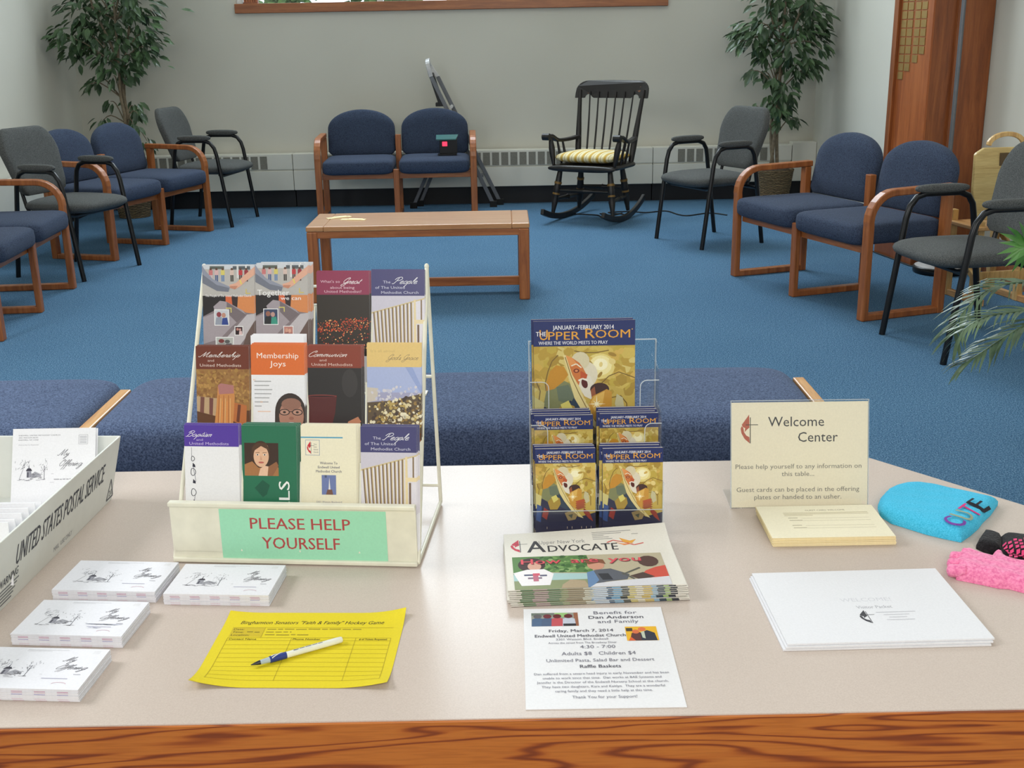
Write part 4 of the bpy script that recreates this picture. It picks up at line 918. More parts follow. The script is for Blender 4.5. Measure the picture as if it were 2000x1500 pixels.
def a_great(P):
    P.rect(0, 0, 108, 170, (46, 38, 32)); P.rect(0, 0, 108, 46, (142, 50, 82)); P.text("What's so", 8, 22, 5.2, (226, 190, 204), 40); P.script('Great', 50, 24, 5.4, (248, 240, 244), 44); P.text('about being', 28, 34, 5, (226, 190, 204), 50); P.text('United Methodist?', 16, 42, 5, (226, 190, 204), 76)
    P.L += 1; P.dots(420, 2, 92, 107, 126, .6, 1.5, [(196, 60, 34), (224, 90, 46), (150, 40, 26), (236, 130, 70)], rnd, lambda u, v: v > 104-.12*u+rnd.uniform(-5, 3) and v < 126-.1*u+rnd.uniform(-6, 4))
    P.dots(90, 2, 124, 107, 165, .6, 1.7, [(196, 60, 34), (236, 140, 90), (150, 40, 26)], rnd)
    P.dots(30, 2, 96, 107, 165, 1.0, 1.8, [(250, 190, 120)], rnd)
def a_people(P):
    P.rect(0, 0, 108, 170, (206, 202, 216)); P.rect(0, 0, 108, 50, (68, 66, 116)); P.text('The', 24, 25, 5.4, (206, 206, 226), 15); P.script('People', 42, 26, 5.8, (244, 244, 250), 52); P.text('of The United', 8, 36, 5.4, (206, 206, 226), 60); P.text('Methodist Church', 20, 46, 5.4, (206, 206, 226), 76)
    P.poly([(0, 84), (108, 56), (108, 170), (0, 170)], (226, 222, 230)); P.poly([(0, 83), (108, 54), (108, 57), (0, 86)], (214, 196, 150))
    for k in range(11):
        x = 3+k*7.6; y = 84-.26*x; P.poly([(x, y), (x+2.6, y-.7), (x+2.6+2.4*(11-k)*.12+6*(1-k/11), 170), (x+6*(1-k/11), 170)], (130, 108, 86), k == 0); 
    P.L += 1
    for k in range(11):
        x = 5.6+k*7.6; y = 84-.26*x; P.poly([(x, y), (x+1.6, y-.4), (x+1.8+6*(1-k/11), 170), (x+6*(1-k/11), 170)], (206, 186, 142), False)
    P.poly([(86, 58), (90, 57), (92, 170), (86, 170)], (232, 214, 170)); P.rect(86, 98, 108, 106, (236, 218, 176)); P.rect(100, 58, 103, 98, (140, 118, 92)); P.rect(93, 108, 97, 170, (120, 96, 76)); P.ell(4, 170, 6, 8, (60, 56, 50), 10)
def a_member(P):
    P.rect(0, 0, 108, 46, (112, 54, 38)); P.rect(0, 46, 108, 170, (158, 116, 66)); P.script('Membership', 6, 22, 4.8, (248, 240, 236), 84); P.text('and', 24, 31, 4.6, (220, 196, 186), 13); P.text('United Methodists', 8, 41, 5.6, (228, 206, 196), 84)
    P.L += 1; P.dots(240, 0, 48, 108, 110, 1.5, 5, [(170, 130, 70), (140, 98, 54), (186, 142, 80), (150, 104, 60)], rnd); P.rect(0, 128, 108, 170, (96, 60, 36))
    P.poly([(0, 100), (42, 104), (40, 140), (0, 130)], (190, 160, 124)); P.poly([(8, 101), (16, 102), (14, 134), (6, 132)], (120, 76, 66)); P.poly([(26, 103), (34, 104), (32, 138), (25, 136)], (116, 70, 64)); P.poly([(76, 112), (102, 118), (100, 160), (70, 148)], (186, 110, 60)); P.poly([(84, 116), (90, 117), (86, 152), (80, 150)], (110, 60, 40))
    P.poly([(44, 78), (50, 74), (76, 78), (78, 100), (72, 170), (34, 170), (40, 120)], (206, 140, 80)); P.poly([(44, 78), (50, 74), (76, 78), (76, 94), (46, 96)], (178, 120, 116))
    for k in range(8): P.line([(46+k*3.2, 98+k % 3*6), (42+k*3.6, 166)], 1.1, [(160, 90, 50), (226, 186, 130), (236, 150, 80)][k % 3])
def a_joys(P):
    P.rect(0, 0, 108, 60, (222, 112, 52)); P.text('Membership', 12, 27, 10.5, (252, 240, 232), 84); P.text('Joys', 38, 43, 10.5, (252, 240, 232), 32)
    for k, w_ in enumerate((34, 30, 36, 34, 30, 28, 14)): P.rect(6, 72+k*8.2, 6+w_, 74+k*8.2, (176, 176, 178), k == 0)
    P.text("''", 4, 78, 9, (240, 190, 150)); P.text("''", 18, 122, 9, (240, 190, 150)); P.rect(12, 132, 38, 134, (240, 206, 186))
    P.ell(78, 134, 31, 38, (60, 48, 44), 26); P.poly([(47, 134), (109, 134), (108, 170), (46, 170)], (60, 48, 44)); P.ell(80, 142, 25, 34, (176, 128, 108), 24); P.ell(80, 118, 20, 12, (150, 108, 92), 16)
    for x in (66, 92):
        P.ell(x, 134, 11, 6.4, (46, 36, 36), 16); P.ell(x, 134, 9, 4.8, (190, 146, 126), 16); P.ell(x, 134, 3.2, 2.2, (50, 36, 32), 10)
    P.rect(76, 132, 82, 133.4, (46, 36, 36)); P.ell(80, 146, 5, 3.4, (156, 104, 88), 10); P.ell(80, 156, 10, 3.4, (150, 76, 72), 12); P.ell(80, 155, 8, 1.6, (240, 232, 226), 10)
def a_comm(P):
    P.rect(0, 0, 108, 170, (44, 40, 40)); P.rect(0, 0, 108, 44, (136, 58, 40)); P.script('Communion', 3, 22, 5, (248, 240, 236), 76); P.text('and', 24, 31, 4.6, (224, 196, 186), 14); P.text('United Methodists', 8, 40, 5.4, (224, 196, 186), 82)
    P.poly([(0, 102), (58, 98), (54, 134), (44, 170), (0, 170)], (86, 34, 34)); P.ell(28, 100, 30, 3.2, (128, 58, 54), 20); P.ell(28, 100.6, 27, 1.8, (58, 24, 26), 18); P.poly([(80, 150), (100, 140), (106, 150), (90, 170), (76, 166)], (190, 128, 96)); P.ell(84, 74, 16, 28, (58, 54, 54), 16)
def a_grace(P):
    P.rect(0, 0, 108, 46, (228, 196, 124)); P.text("It's all about", 8, 17, 5, (206, 176, 112), 48); P.script("God's Grace", 38, 32, 4.8, (112, 96, 84), 64, w=.12); P.rect(0, 46, 108, 170, (172, 184, 222)); P.poly([(76, 46), (90, 46), (108, 84), (108, 100)], (150, 166, 212)); P.rect(0, 96, 108, 122, (166, 166, 196)); P.poly([(0, 86), (22, 88), (20, 112), (0, 116)], (206, 196, 182))
    P.L += 1; P.dots(40, 10, 84, 106, 110, 1.5, 4, [(198, 198, 216), (214, 210, 216)], rnd); P.poly([(0, 116), (50, 112), (108, 98), (108, 214), (0, 214)], (96, 80, 60))
    P.dots(330, 0, 96, 108, 170, 1.5, 4.5, [(220, 206, 160), (186, 160, 92), (70, 56, 50), (96, 80, 60), (236, 228, 200), (150, 120, 66)], rnd, lambda u, v: v > 122-.22*u)
    P.dots(120, 0, 168, 108, 250, 2, 5, [(120, 66, 36), (150, 90, 50), (70, 44, 34)], rnd)
def a_bapt(P):
    P.rect(0, 0, 108, 42, (86, 58, 160)); P.script('Baptism', 3, 23, 5, (246, 242, 250), 52); P.text('and', 24, 31, 4.4, (196, 182, 226), 13); P.text('United Methodists', 10, 39, 5.4, (206, 192, 232), 78)
    P.L += 1
    P.line([(14, 44), (14, 64)], .8, (120, 120, 130)); 
    for cy, r in ((66, 4), (92, 6), (132, 6)):
        P.line([(16+r*.8*cos(a*TAU/12)+.6*cos(a), cy+r*1.2*sin(a*TAU/12)) for a in range(13)], 1.2, (50, 50, 66))
    for y in (74, 106, 146): P.poly([(16, y), (20, y+4), (21, y+9), (15, y+8)], (44, 44, 58))
    P.line([(18, 80), (17, 88), (20, 100), (21, 112)], .8, (90, 90, 110)); P.line([(19, 138), (17, 150)], .8, (90, 90, 110))
def a_green(P):
    P.rect(0, 0, 108, 216, (38, 112, 82)); P.poly([(40, 106), (54, 116), (48, 134), (40, 140), (24, 122)], (28, 88, 66)); P.rect(5, 34, 72, 98, (62, 42, 32)); P.ell(37, 54, 19, 24, (70, 48, 34), 22)
    P.poly([(5, 98), (5, 76), (20, 70), (32, 82), (50, 82), (62, 74), (72, 82), (72, 98)], (168, 116, 72)); P.ell(38, 60, 15, 21, (226, 182, 150), 24); P.ell(38, 42, 14, 8, (220, 174, 142), 16); P.poly([(22, 56), (20, 44), (30, 34), (48, 34), (54, 46), (54, 56), (50, 46), (38, 40), (26, 48)], (84, 56, 38))
    for x in (31, 45): P.ell(x, 57, 3.4, 1.6, (240, 230, 222), 10); P.ell(x, 57, 1.5, 1.5, (50, 40, 36), 8); P.line([(x-4, 53), (x+4, 52.4)], .9, (100, 66, 46))
    P.poly([(37, 58), (40, 67), (36, 67)], (206, 156, 126)); P.ell(38, 72, 5.6, 1.8, (186, 96, 88), 12); P.poly([(32, 98), (36, 84), (44, 78), (54, 80), (50, 98)], (232, 190, 160)); P.poly([(52, 80), (68, 70), (72, 78), (60, 98), (50, 98)], (146, 98, 66))
    P.text('SKILLS', 93, 226, 21, (240, 242, 240), 118, bold=0.008, rot=-PI/2)
def a_cream(P):
    P.rect(0, 0, 108, 250, (240, 234, 208)); P.rect(0, 22, 82, 24.6, (88, 164, 196)); P.rect(9, 28, 37, 58, (120, 140, 170)); P.rect(9.8, 28.8, 36.2, 57.2, (240, 234, 212)); P.flame(20, 43, 24, (206, 50, 60), (60, 60, 66))
    for k in range(4): P.text(('The', 'United', 'Methodist', 'Church')[k], 25, 38+k*5, 2.6, (90, 90, 96), 9 if k > 1 else 6)
    for k, (s_, w_) in enumerate((('Welcome To', 34), ('Endwell United', 42), ('Methodist Church', 50))): P.text(s_, 54, 75+k*8, 4.8, (104, 104, 120), w_, 'c', bold=0.008)
    P.rect(40, 96, 68, 134, (112, 126, 176)); P.poly([(53, 126), (55, 100), (57, 126)], (230, 228, 230)); P.poly([(48, 134), (51, 124), (60, 124), (62, 134)], (120, 84, 70)); P.rect(46, 96, 50, 101, (80, 90, 120))
    for k, s_ in enumerate(('3301 Watson Boulevard', 'Endwell, NY 13760')): P.text(s_, 54, 150+k*7, 3.6, (140, 140, 160), (50, 40)[k], 'c')
    P.words(35, 164, 3.6, 38, (150, 150, 168)); P.words(22, 171, 3.6, 64, (150, 150, 168))
Y1, Y2, Y3 = rows_px
G_ = 'brochures in the cream wire rack'
pos = {}
pos['r3a'] = brochure('brochure', 'brochure of clasped hands with small white church line, top row far left', 388, 494, 518, Y3, a_hands(False), 1, .002, G_, 'spare copy behind the clasped hands brochure at the top row far left')
pos['r3b'] = brochure('brochure', 'brochure of clasped hands titled Together we can, top row second from left', 494, 596, 516, Y3, a_hands(True), 4, .0022, G_, 'spare copy behind the Together we can brochure, top row')
pos['r3c'] = brochure('brochure', "maroon headed brochure What's so Great with glowing red lights, top row", 614, 716, 531, Y3, a_great, 2, .0015, G_, "spare copy behind the maroon What's so Great brochure")
pos['r3d'] = brochure('brochure', 'blue headed The People brochure in the top row at the right end', 722, 823, 529, Y3, a_people, 2, .0008, G_, 'spare copy behind the blue People brochure in the top row')
pos['r2a'] = brochure('brochure', 'brown Membership brochure with a stone cross, middle row left', 377, 482, 676, Y2, a_member, 3, .0012, G_, 'spare copy behind the brown Membership brochure')
pos['r2b'] = brochure('brochure', 'orange and white Membership Joys brochure with a face in glasses', 485, 590, 673, Y2, a_joys, 3, .0012, G_, 'spare copy behind the orange Membership Joys brochure')
pos['r2c'] = brochure('brochure', 'dark Communion brochure with red brown header, middle row third', 597, 700, 675, Y2, a_comm, 2, .002, G_, 'spare copy behind the dark Communion brochure')
pos['r2d'] = brochure('brochure', "yellow headed God's Grace brochure with sky and rocks, middle row right", 709, 821, 671, Y2, a_grace, 1, .0015, G_, "spare copy behind the yellow headed God's Grace brochure")
pos['r1a'] = brochure('brochure', 'purple headed white Baptism brochure, bottom row left', 353, 463, 830, Y1, a_bapt, 3, .001, G_, 'spare copy behind the purple Baptism brochure')
pos['r1b'] = brochure('brochure', 'green brochure with a portrait and white letters, bottom row', 466, 575, 831, Y1, a_green, 4, .0016, G_, 'spare copy behind the green portrait brochure')
pos['r1c'] = brochure('brochure', 'cream Welcome leaflet with blue line and steeple picture, bottom row', 584, 689, 831, Y1, a_cream, 4, .0018, G_, 'spare copy behind the cream Welcome leaflet')
pos['r1d'] = brochure('brochure', 'navy headed The People brochure in the bottom row at the right end', 702, 806, 833, Y1, a_people, 3, .0014, G_, 'spare copy behind the navy People brochure in the bottom row')
# taller white leaflet sheets behind the orange one
o, (cx, yb, zb) = pos['r2b']
b = MB(); b.box(-BW/2, BW/2, -.0006, .0006, 0, BH)
for k in range(3):
    c = b.build('blank_leaflet', 'paper_white', None, loc=(cx+.002*k-.001, yb+.0095+.0022*k, zb+.014+.001*k)) if k == 0 else dup(c, None, (cx+.002*k-.001, yb+.0095+.0022*k, zb+.014+.001*k))
    c.rotation_euler = (-LEAN, 0, R(-5.1)); tag(c, 'blank white leaflet sticking up behind the orange Membership Joys brochure', 'brochure', 'blank leaflets in the rack')
# shelves and divider wires of the rack
bpy.context.view_layer.update(); RI = rack.matrix_world.inverted()
for key, y in (('r1', Y1), ('r2', Y2), ('r3', Y3)):
    loc = {k: RI @ Vector(pos[key+k][1]) for k in 'abcd'}; zb = min(q.z for q in loc.values()); yb = sum(q.y for q in loc.values())/4
    S2 = MB(); S2.box(RX0*.98, RX1*.98, yb-.006, yb+.018, zb-.004, zb-.0015); rk(S2, 'shelf', 'cream_wire')
    if key != 'r1': S2 = MB(); S2.tube([(RX0*.98, yb-.006, zb+.018), (RX1*.98, yb-.006, zb+.018)], .002, 6); rk(S2, 'lip_wire', 'cream_wire', smooth=True)
    for p_, q_ in ('ab', 'bc', 'cd'):
        x = (loc[p_].x+loc[q_].x)/2; Q = MB(); Q.tube([(x+.001, yb-.006, zb), (x+.003, yb+.034, zb+.15), (x+.003, yb+.05, zb+.15), (x+.003, yb+.05, zb)], .0019, 6); rk(Q, 'divider_wire', 'cream_wire', smooth=True)

# ------------------------------------------------------------------ clear magazine holder
HB = atz(1046, 1046, TZ); HX0 = aty(1040, 1030, 1.90).x; HX1 = aty(1292, 1030, 1.90).x; HY0 = 1.885
hold = thing('magazine_holder', 'clear acrylic three-tier magazine holder in the middle of the display table', 'holder', ((HX0+HX1)/2, HY0, TZ))
hw = (HX1-HX0)/2; T_ = .0025
def hp(mb, name, m='clear_acrylic', **k): return mb.build(name, m, hold, **k)
zt = aty(1278, 662, 2.03).z-TZ
hp(MB().box(-hw, hw, 0, .17, .001, .001+T_), 'base')
hp(MB().box(-hw, hw, .145, .145+T_, .0, zt), 'back_panel')
hp(MB().box(-hw, hw, .085, .085+T_, .0, .17), 'middle_panel'); hp(MB().box(-hw, hw, .040, .040+T_, .0, .12), 'inner_panel')
z1 = aty(1290, 740, 1.98).z-TZ; z2 = aty(1292, 805, 1.93).z-TZ
for s in (-1, 1):
    x0, x1 = (s*hw, s*(hw-T_)); b = MB(); b.box(min(x0, x1), max(x0, x1), .0, .045, .0, .10); b.box(min(x0, x1), max(x0, x1), .045, .09, 0, z2); b.box(min(x0, x1), max(x0, x1), .09, .145, 0, z1+.02); b.box(min(x0, x1), max(x0, x1), .12, .145, z1, zt); hp(b, 'side_panel')
    def tab(y, za, zb, wd):
        o = [(s*hw, za), (s*(hw-wd), za)]+[(s*(hw-wd+.012-.012*cos(a)), zb-.012+.012*sin(a)) for a in [PI/2*k/5 for k in range(6)]]+[(s*hw, zb)]
        if s < 0: o = o[::-1]
        n = len(o); b = MB(); b.add([(x, y, z) for x, z in o]+[(x, y+T_, z) for x, z in o], [tuple(range(n)), tuple(range(2*n-1, n-1, -1))]+[(i, (i+1) % n, n+(i+1) % n, n+i) for i in range(n)])
        hp(b, 'front_tab'); b = MB(); b.tube([(s*(hw-wd), y-.0003, za), (s*(hw-wd), y-.0003, zb-.012)]+[(s*(hw-wd+.012-.012*cos(a)), y-.0003, zb-.012+.012*sin(a)) for a in [PI/2*k/5 for k in range(6)]]+[(s*hw, y-.0003, zb)], .0009, 5); hp(b, 'polished_edge', 'acrylic_edge')
    tab(.088, .10, z1, .034); tab(.043, .06, z2-.02, .03)
    b = MB(); b.box(s*hw-.0012, s*hw+.0012, .143, .149, 0, zt); b.box(s*hw-.0012, s*hw+.0012, -.001, .0015, 0, .10); hp(b, 'polished_edge', 'acrylic_edge')
hp(MB().box(-hw, hw, -T_, 0, 0, .050), 'front_lip'); b = MB(); b.tube([(-hw, -T_-.0003, .050), (hw, -T_-.0003, .050)], .0009, 5); b.tube([(-hw, .145, zt), (hw, .145, zt)], .0012, 5); hp(b, 'polished_edge', 'acrylic_edge')
hp(MB().box(-.0013, .0013, 0, .145, 0, .10), 'centre_divider')

mr = random.Random(31)
def a_mag(P, asp=1.5):
    H = 100*asp
    P.rect(0, 0, 100, H, (196, 170, 82))
    P.L += 1; P.dots(150, 0, 20, 100, 78, 3, 9, [(206, 182, 92), (182, 152, 62), (214, 196, 120), (190, 166, 70), (170, 140, 56), (204, 170, 80)], mr, lambda u, v: v > 26)
    P.ell(65, 46, 15, 13, (226, 208, 128), 24); P.ell(66, 45, 11, 10, (240, 228, 166), 24); P.ell(66, 44, 7, 6, (248, 242, 202), 20)
    P.L += 1
    for k in range(26):
        u, v = mr.uniform(0, 100), mr.uniform(28, 80); P.ell(u, v, mr.uniform(2, 5), mr.uniform(1.5, 4), mr.choice([(226, 206, 134), (176, 146, 60), (160, 128, 52), (210, 176, 90)]), 9, False, mr.random()*3, mr.random()*2)
    P.L += 2
    for pts in ([(24, 34), (18, 40), (14, 50), (11, 62), (12, 70)], [(52, 72), (60, 70), (74, 56), (84, 52), (100, 58)], [(76, 78), (86, 76), (92, 84), (92, 100)], [(40, 30), (50, 32), (62, 32), (74, 30)], [(2, 60), (6, 70), (4, 84)]):
        P.line(pts, 1.0, (122, 96, 44), True)
    P.poly([(12, 62), (16, 50), (22, 44), (30, 46), (34, 54), (28, 62), (20, 68), (12, 70)], (196, 140, 44)); P.poly([(12, 70), (20, 68), (30, 60), (38, 64), (42, 78), (38, 92), (20, 100), (8, 90)], (128, 132, 92)); P.poly([(22, 66), (34, 64), (40, 76), (34, 84), (24, 80)], (104, 116, 96))
    P.poly([(0, 104), (10, 86), (20, 92), (36, 80), (46, 90), (56, 106), (72, 120), (100, 112), (100, H), (0, H)], (44, 46, 74)); P.poly([(40, 76), (48, 84), (58, 104), (60, 112), (40, 100), (34, 86)], (50, 66, 84)); P.poly([(0, 76), (10, 82), (8, 100), (0, 104)], (206, 196, 130))
    P.poly([(20, 92), (30, 82), (40, 86), (42, 96), (36, 106), (24, 106)], (168, 140, 60)); P.poly([(26, 84), (34, 80), (38, 88), (30, 94)], (214, 204, 112)); P.poly([(14, 102), (22, 108), (18, 124), (10, 118)], (150, 60, 56)); P.poly([(2, 96), (10, 100), (8, 128), (0, 124)], (58, 84, 140))
    P.ell(52, 54, 11, 13, (222, 214, 190), 20); P.ell(46, 40, 9, 9, (214, 204, 170), 16); P.poly([(44, 54), (56, 56), (60, 66), (58, 80), (50, 76), (44, 66)], (226, 220, 204))
    P.poly([(31, 34), (38, 37), (45, 42), (49, 48), (52, 54), (50, 58), (46, 58), (44, 66), (38, 56), (33, 44)], (204, 118, 58)); P.poly([(31, 34), (38, 37), (42, 42), (36, 46)], (224, 150, 84)); P.poly([(46, 50), (53, 54), (52, 58), (46, 58)], (190, 84, 44)); P.ell(42, 50, 3, 2.2, (120, 48, 30), 12); P.ell(42, 50, 1.6, 1.2, (220, 140, 90), 8); P.line([(37, 45), (42, 43), (47, 47)], 1.2, (236, 226, 200), True)
    P.ell(50, 63, 3, 5, (86, 26, 20), 14, rot=-.3); P.line([(44, 60), (48, 58), (53, 60)], 1.6, (240, 234, 220), True)
    P.poly([(29, 34), (31.5, 34), (38, 54), (46, 68), (50, 80), (58, 92), (68, 108), (80, 122), (74, 120), (58, 106), (48, 92), (40, 78), (36, 64), (33, 50)], (224, 208, 146)); P.line([(31, 36), (37, 56), (44, 72), (54, 92), (70, 114)], .8, (128, 100, 50), True)
    P.ell(65, 69, 9.5, 6.5, (64, 36, 32), 18); P.poly([(56, 70), (60, 66), (62, 80), (58, 84)], (150, 84, 54)); P.poly([(54, 84), (58, 76), (72, 69), (77, 72), (77, 86), (72, 96), (66, 106), (58, 98)], (200, 148, 58)); P.poly([(56, 82), (60, 76), (70, 71), (68, 84), (60, 92)], (222, 180, 92))
    for a in (0, PI/4, PI/2, 3*PI/4):
        r = 9 if a in (0, PI/2) else 5; P.poly([(62+r*cos(a), 84+r*sin(a)), (62-.7*sin(a), 84+.7*cos(a)), (62-r*cos(a), 84-r*sin(a)), (62+.7*sin(a), 84-.7*cos(a))], (252, 244, 206))
    for k in range(4): P.poly([(66, 92+k*3.4), (80, 88+k*4), (84, 91+k*4), (70, 96+k*3.6)], (178-8*k, 82, 50))
    P.poly([(82, 74), (88, 78), (90, 92), (84, 96), (80, 84)], (196, 190, 150)); P.poly([(80, 104), (90, 112), (96, 128), (88, 122), (80, 112)], (150, 60, 48)); P.poly([(48, 112), (60, 108), (70, 116), (66, 124), (54, 126)], (150, 130, 90)); P.poly([(54, 116), (62, 114), (60, 122)], (80, 84, 74))
    for u in (18, 52, 60, 76, 84, 92): P.rect(u, H-10, u+.8, H-6, (196, 180, 160))
    P.rect(0, 0, 100, 25, (32, 44, 100)); P.text('JANUARY\u2013FEBRUARY 2014', 19, 8.6, 4.2, (234, 234, 240), 60, bold=0.008); P.text('U', 6, 18.6, 10, (226, 162, 58), 8, bold=0.004); P.text('PPER', 14.5, 18.6, 8, (226, 162, 58), 31, bold=0.004); P.text('R', 51, 17.4, 9.5, (226, 162, 58), 9.5, bold=0.004); P.text('OOM', 61, 17.4, 8, (226, 162, 58), 34, bold=0.004)
    P.text('THE', 2.5, 14.8, 4.4, (236, 236, 240), 10, bold=0.006); P.text('WHERE THE WORLD MEETS TO PRAY', 5, 23.4, 3.3, (226, 226, 236), 68, bold=0.008); P.rect(96.5, 8.6, 97.6, 9.6, (200, 160, 90))
def magazine(name, label, u0, u1, v0, y, w, h, asp, th, lean, group, copies, spare):
    p = aty(u0, v0, y); p2 = aty(u1, v0, y); cx = (p.x+p2.x)/2; la = R(lean)
    t = thing(name, label, 'magazine', (cx, y-h*sin(la), p.z-h*cos(la)), 0, group); t.rotation_euler = (-la, 0, 0)
    P = Print(lambda a, b_, l: Vector((a-w/2, -l-.00006, h-b_)), w/100.0); P.ink = RGB(32, 44, 100); P.box(-w/2, w/2, 0, .0005, 0, h); P.box(-w/2-.0004, -w/2, 0, th, 0, h); P.clip = (0, 0, 100, 100*h/w); a_mag(P, asp)
    P.build('cover', 'ink_gloss', t); MB().box(-w/2, w/2-.0008, .0005, th-.0004, .0005, h-.0005).build('pages', 'paper_white', t)
    b = MB(); b.ink = RGB(40, 50, 100); b.box(-w/2, w/2, th-.0004, th, 0, h); b.build('back_cover', 'ink_gloss', t)
    for k in range(copies):
        c = dup(t, None, (cx-.0035+mr.uniform(-.003, .003)-.001*k, y-h*sin(la)+(th+.0012)*(k+1), t.location.z+.0016*(k+1)+mr.uniform(0, .002)), None, spare, group); c.rotation_euler = (-la, 0, mr.uniform(-.01, .004))
    return t
MG = 'magazines in the clear holder'
magazine('magazine', 'large magazine with blue header at the top of the clear holder', 1037, 1245, 628, 2.02, .186, .272, 1.46, .005, 5, MG, 1, 'spare large magazine behind the front large one')
magazine('magazine', 'small magazine in the middle tier, left pocket of the clear holder', 1043, 1158, 812, 1.945, .106, .155, 1.46, .005, 4, MG, 3, 'spare small magazine behind the middle tier left one')
magazine('magazine', 'small magazine in the middle tier, right pocket of the clear holder', 1172, 1285, 808, 1.945, .106, .155, 1.46, .005, 4, MG, 3, 'spare small magazine behind the middle tier right one')
magazine('magazine', 'small magazine in the bottom tier, left pocket of the clear holder', 1045, 1163, 877, 1.895, .107, .157, 1.46, .005, 4, MG, 2, 'spare small magazine behind the bottom tier left one')
magazine('magazine', 'small magazine in the bottom tier, right pocket of the clear holder', 1178, 1294, 876, 1.895, .107, .157, 1.46, .005, 4, MG, 2, 'spare small magazine behind the bottom tier right one')

# ------------------------------------------------------------------ newspaper pile
NW, ND, NT = .285, .212, .0026
NF = 'newspapers in the pile'
nr = random.Random(41)
strip = [((0, 7), (224, 220, 210)), ((7, 14), (104, 132, 98)), ((14, 22), (176, 152, 152)), ((22, 29), (110, 136, 104)), ((29, 33), (150, 160, 120)), ((33, 42), (150, 138, 112)), ((42, 47), (206, 206, 190)), ((47, 55), (190, 206, 222)), ((55, 58), (70, 100, 130)), ((58, 63), (120, 168, 200)), ((63, 67), (60, 66, 60)), ((67, 71), (206, 192, 120)), ((71, 75), (220, 214, 190)), ((75, 80), (206, 182, 106)), ((80, 83), (150, 184, 206)), ((83, 87), (46, 66, 82)), ((87, 90), (160, 186, 120)), ((90, 94), (48, 52, 60)), ((94, 100), (224, 220, 210))]
def paper(label, c, rz, top):
    def curl(a, b_):
        if not top: return 0
        u = a/NW; v = max(0, (1-b_/ND-.58)/.42); return .013*v**1.6*max(0, u)**1.3
    P = Print(lambda a, b_, l: Vector((a-NW/2, ND/2-b_, NT+curl(a, b_)+l+.00006)), NW/100.0)
    paperc = RGB(226, 222, 212); P.ink = paperc; N = 18
    g = lambda i, j: Vector((-NW/2+NW*i/N, ND/2-ND*j/N, NT+curl(NW*i/N, ND*j/N)))
    vs = [g(i, j) for j in range(N+1) for i in range(N+1)]; vb = [v-Vector((0, 0, NT)) for v in vs]; M1 = N+1
    P.add(vs, [(j*M1+i, (j+1)*M1+i, (j+1)*M1+i+1, j*M1+i+1) for j in range(N) for i in range(N)]); P.add(vb, [(j*M1+i, j*M1+i+1, (j+1)*M1+i+1, (j+1)*M1+i) for j in range(N) for i in range(N)])
    edge = [i for i in range(M1)]+[j*M1+N for j in range(1, M1)]+[N*M1+i for i in range(N-1, -1, -1)]+[j*M1 for j in range(N-1, 0, -1)]
    P.add([vs[i] for i in edge]+[vb[i] for i in edge], [(k, (k+1) % len(edge), len(edge)+(k+1) % len(edge), len(edge)+k) for k in range(len(edge))])
    V = 74.4
    if top:
        P.flame(9.5, 18, 17, (196, 66, 84), (80, 80, 86)); P.text('A', 13.5, 27, 15, (60, 60, 64), 11, bold=0.008); P.text('DVOCATE', 26, 27, 8.2, (60, 60, 64), 42, bold=0.008); P.text('Upper New York', 21, 16.5, 4.4, (150, 148, 148), 28)
        P.L += 1; P.line([(62, 18), (66, 15.5), (72, 18), (78, 22), (84, 20)], .9, (206, 84, 74)); P.poly([(70, 13), (76, 17), (80, 15.5), (77, 20), (72, 18.5)], (226, 164, 70)); P.poly([(66, 17), (71, 20), (78, 20.5), (72, 22)], (232, 140, 80))
        for k, (u, w_) in enumerate(((54, 24), (54, 18), (54, 7), (54, 10), (54, 12))): P.rect(u, 5+k*2.0, u+w_, 5.5+k*2.0, (150, 150, 150), k == 0)
        P.rect(78, 9, 82, 9.6, (170, 168, 164))
    P.rect(4, 33, 92, V, (186, 176, 150)); P.poly([(4, 33), (48, 33), (50, 56), (24, 54), (4, 60)], (92, 132, 76))
    P.L += 1; P.dots(90, 18, 34, 48, 54, .8, 2.2, [(70, 112, 60), (120, 160, 92), (60, 96, 56), (146, 176, 116)], nr)
    P.poly([(24, 55), (48, 57), (48, 66), (20, 66), (4, 64), (4, 56)], (170, 202, 202)); P.poly([(4, 64), (48, 64), (48, V), (4, V)], (140, 150, 112)); P.ell(15, 44, 8, 9, (66, 50, 50), 18); P.ell(16.5, 46, 4, 5.4, (214, 166, 146), 14); P.poly([(4, 54), (12, 50), (22, 50), (27, 56), (24, 70), (8, 70)], (238, 234, 236))
    for a in ((10, 56, 15, 58, (90, 96, 120)), (15, 55, 19, 58, (206, 90, 110)), (19, 57, 23, 59, (96, 96, 120)), (12, 60, 20, 62, (130, 110, 130)), (15, 58, 18, 65, (190, 110, 130))): P.rect(*a)
    P.poly([(31, 70), (36, 64), (44, 66), (46, V), (30, V)], (176, 158, 130)); P.ell(52, 47, 5, 6, (206, 150, 126), 14); P.poly([(46, 42), (50, 38), (57, 40), (58, 46), (54, 44), (48, 46)], (130, 84, 60)); P.poly([(46, 56), (52, 53), (60, 52), (70, 60), (68, 66), (56, 68), (48, 72)], (92, 96, 106)); P.poly([(46, 56), (50, 54), (52, 66), (47, V), (45, V)], (104, 136, 176)); P.poly([(52, 58), (58, 58), (60, 66), (54, 66)], (50, 52, 60))
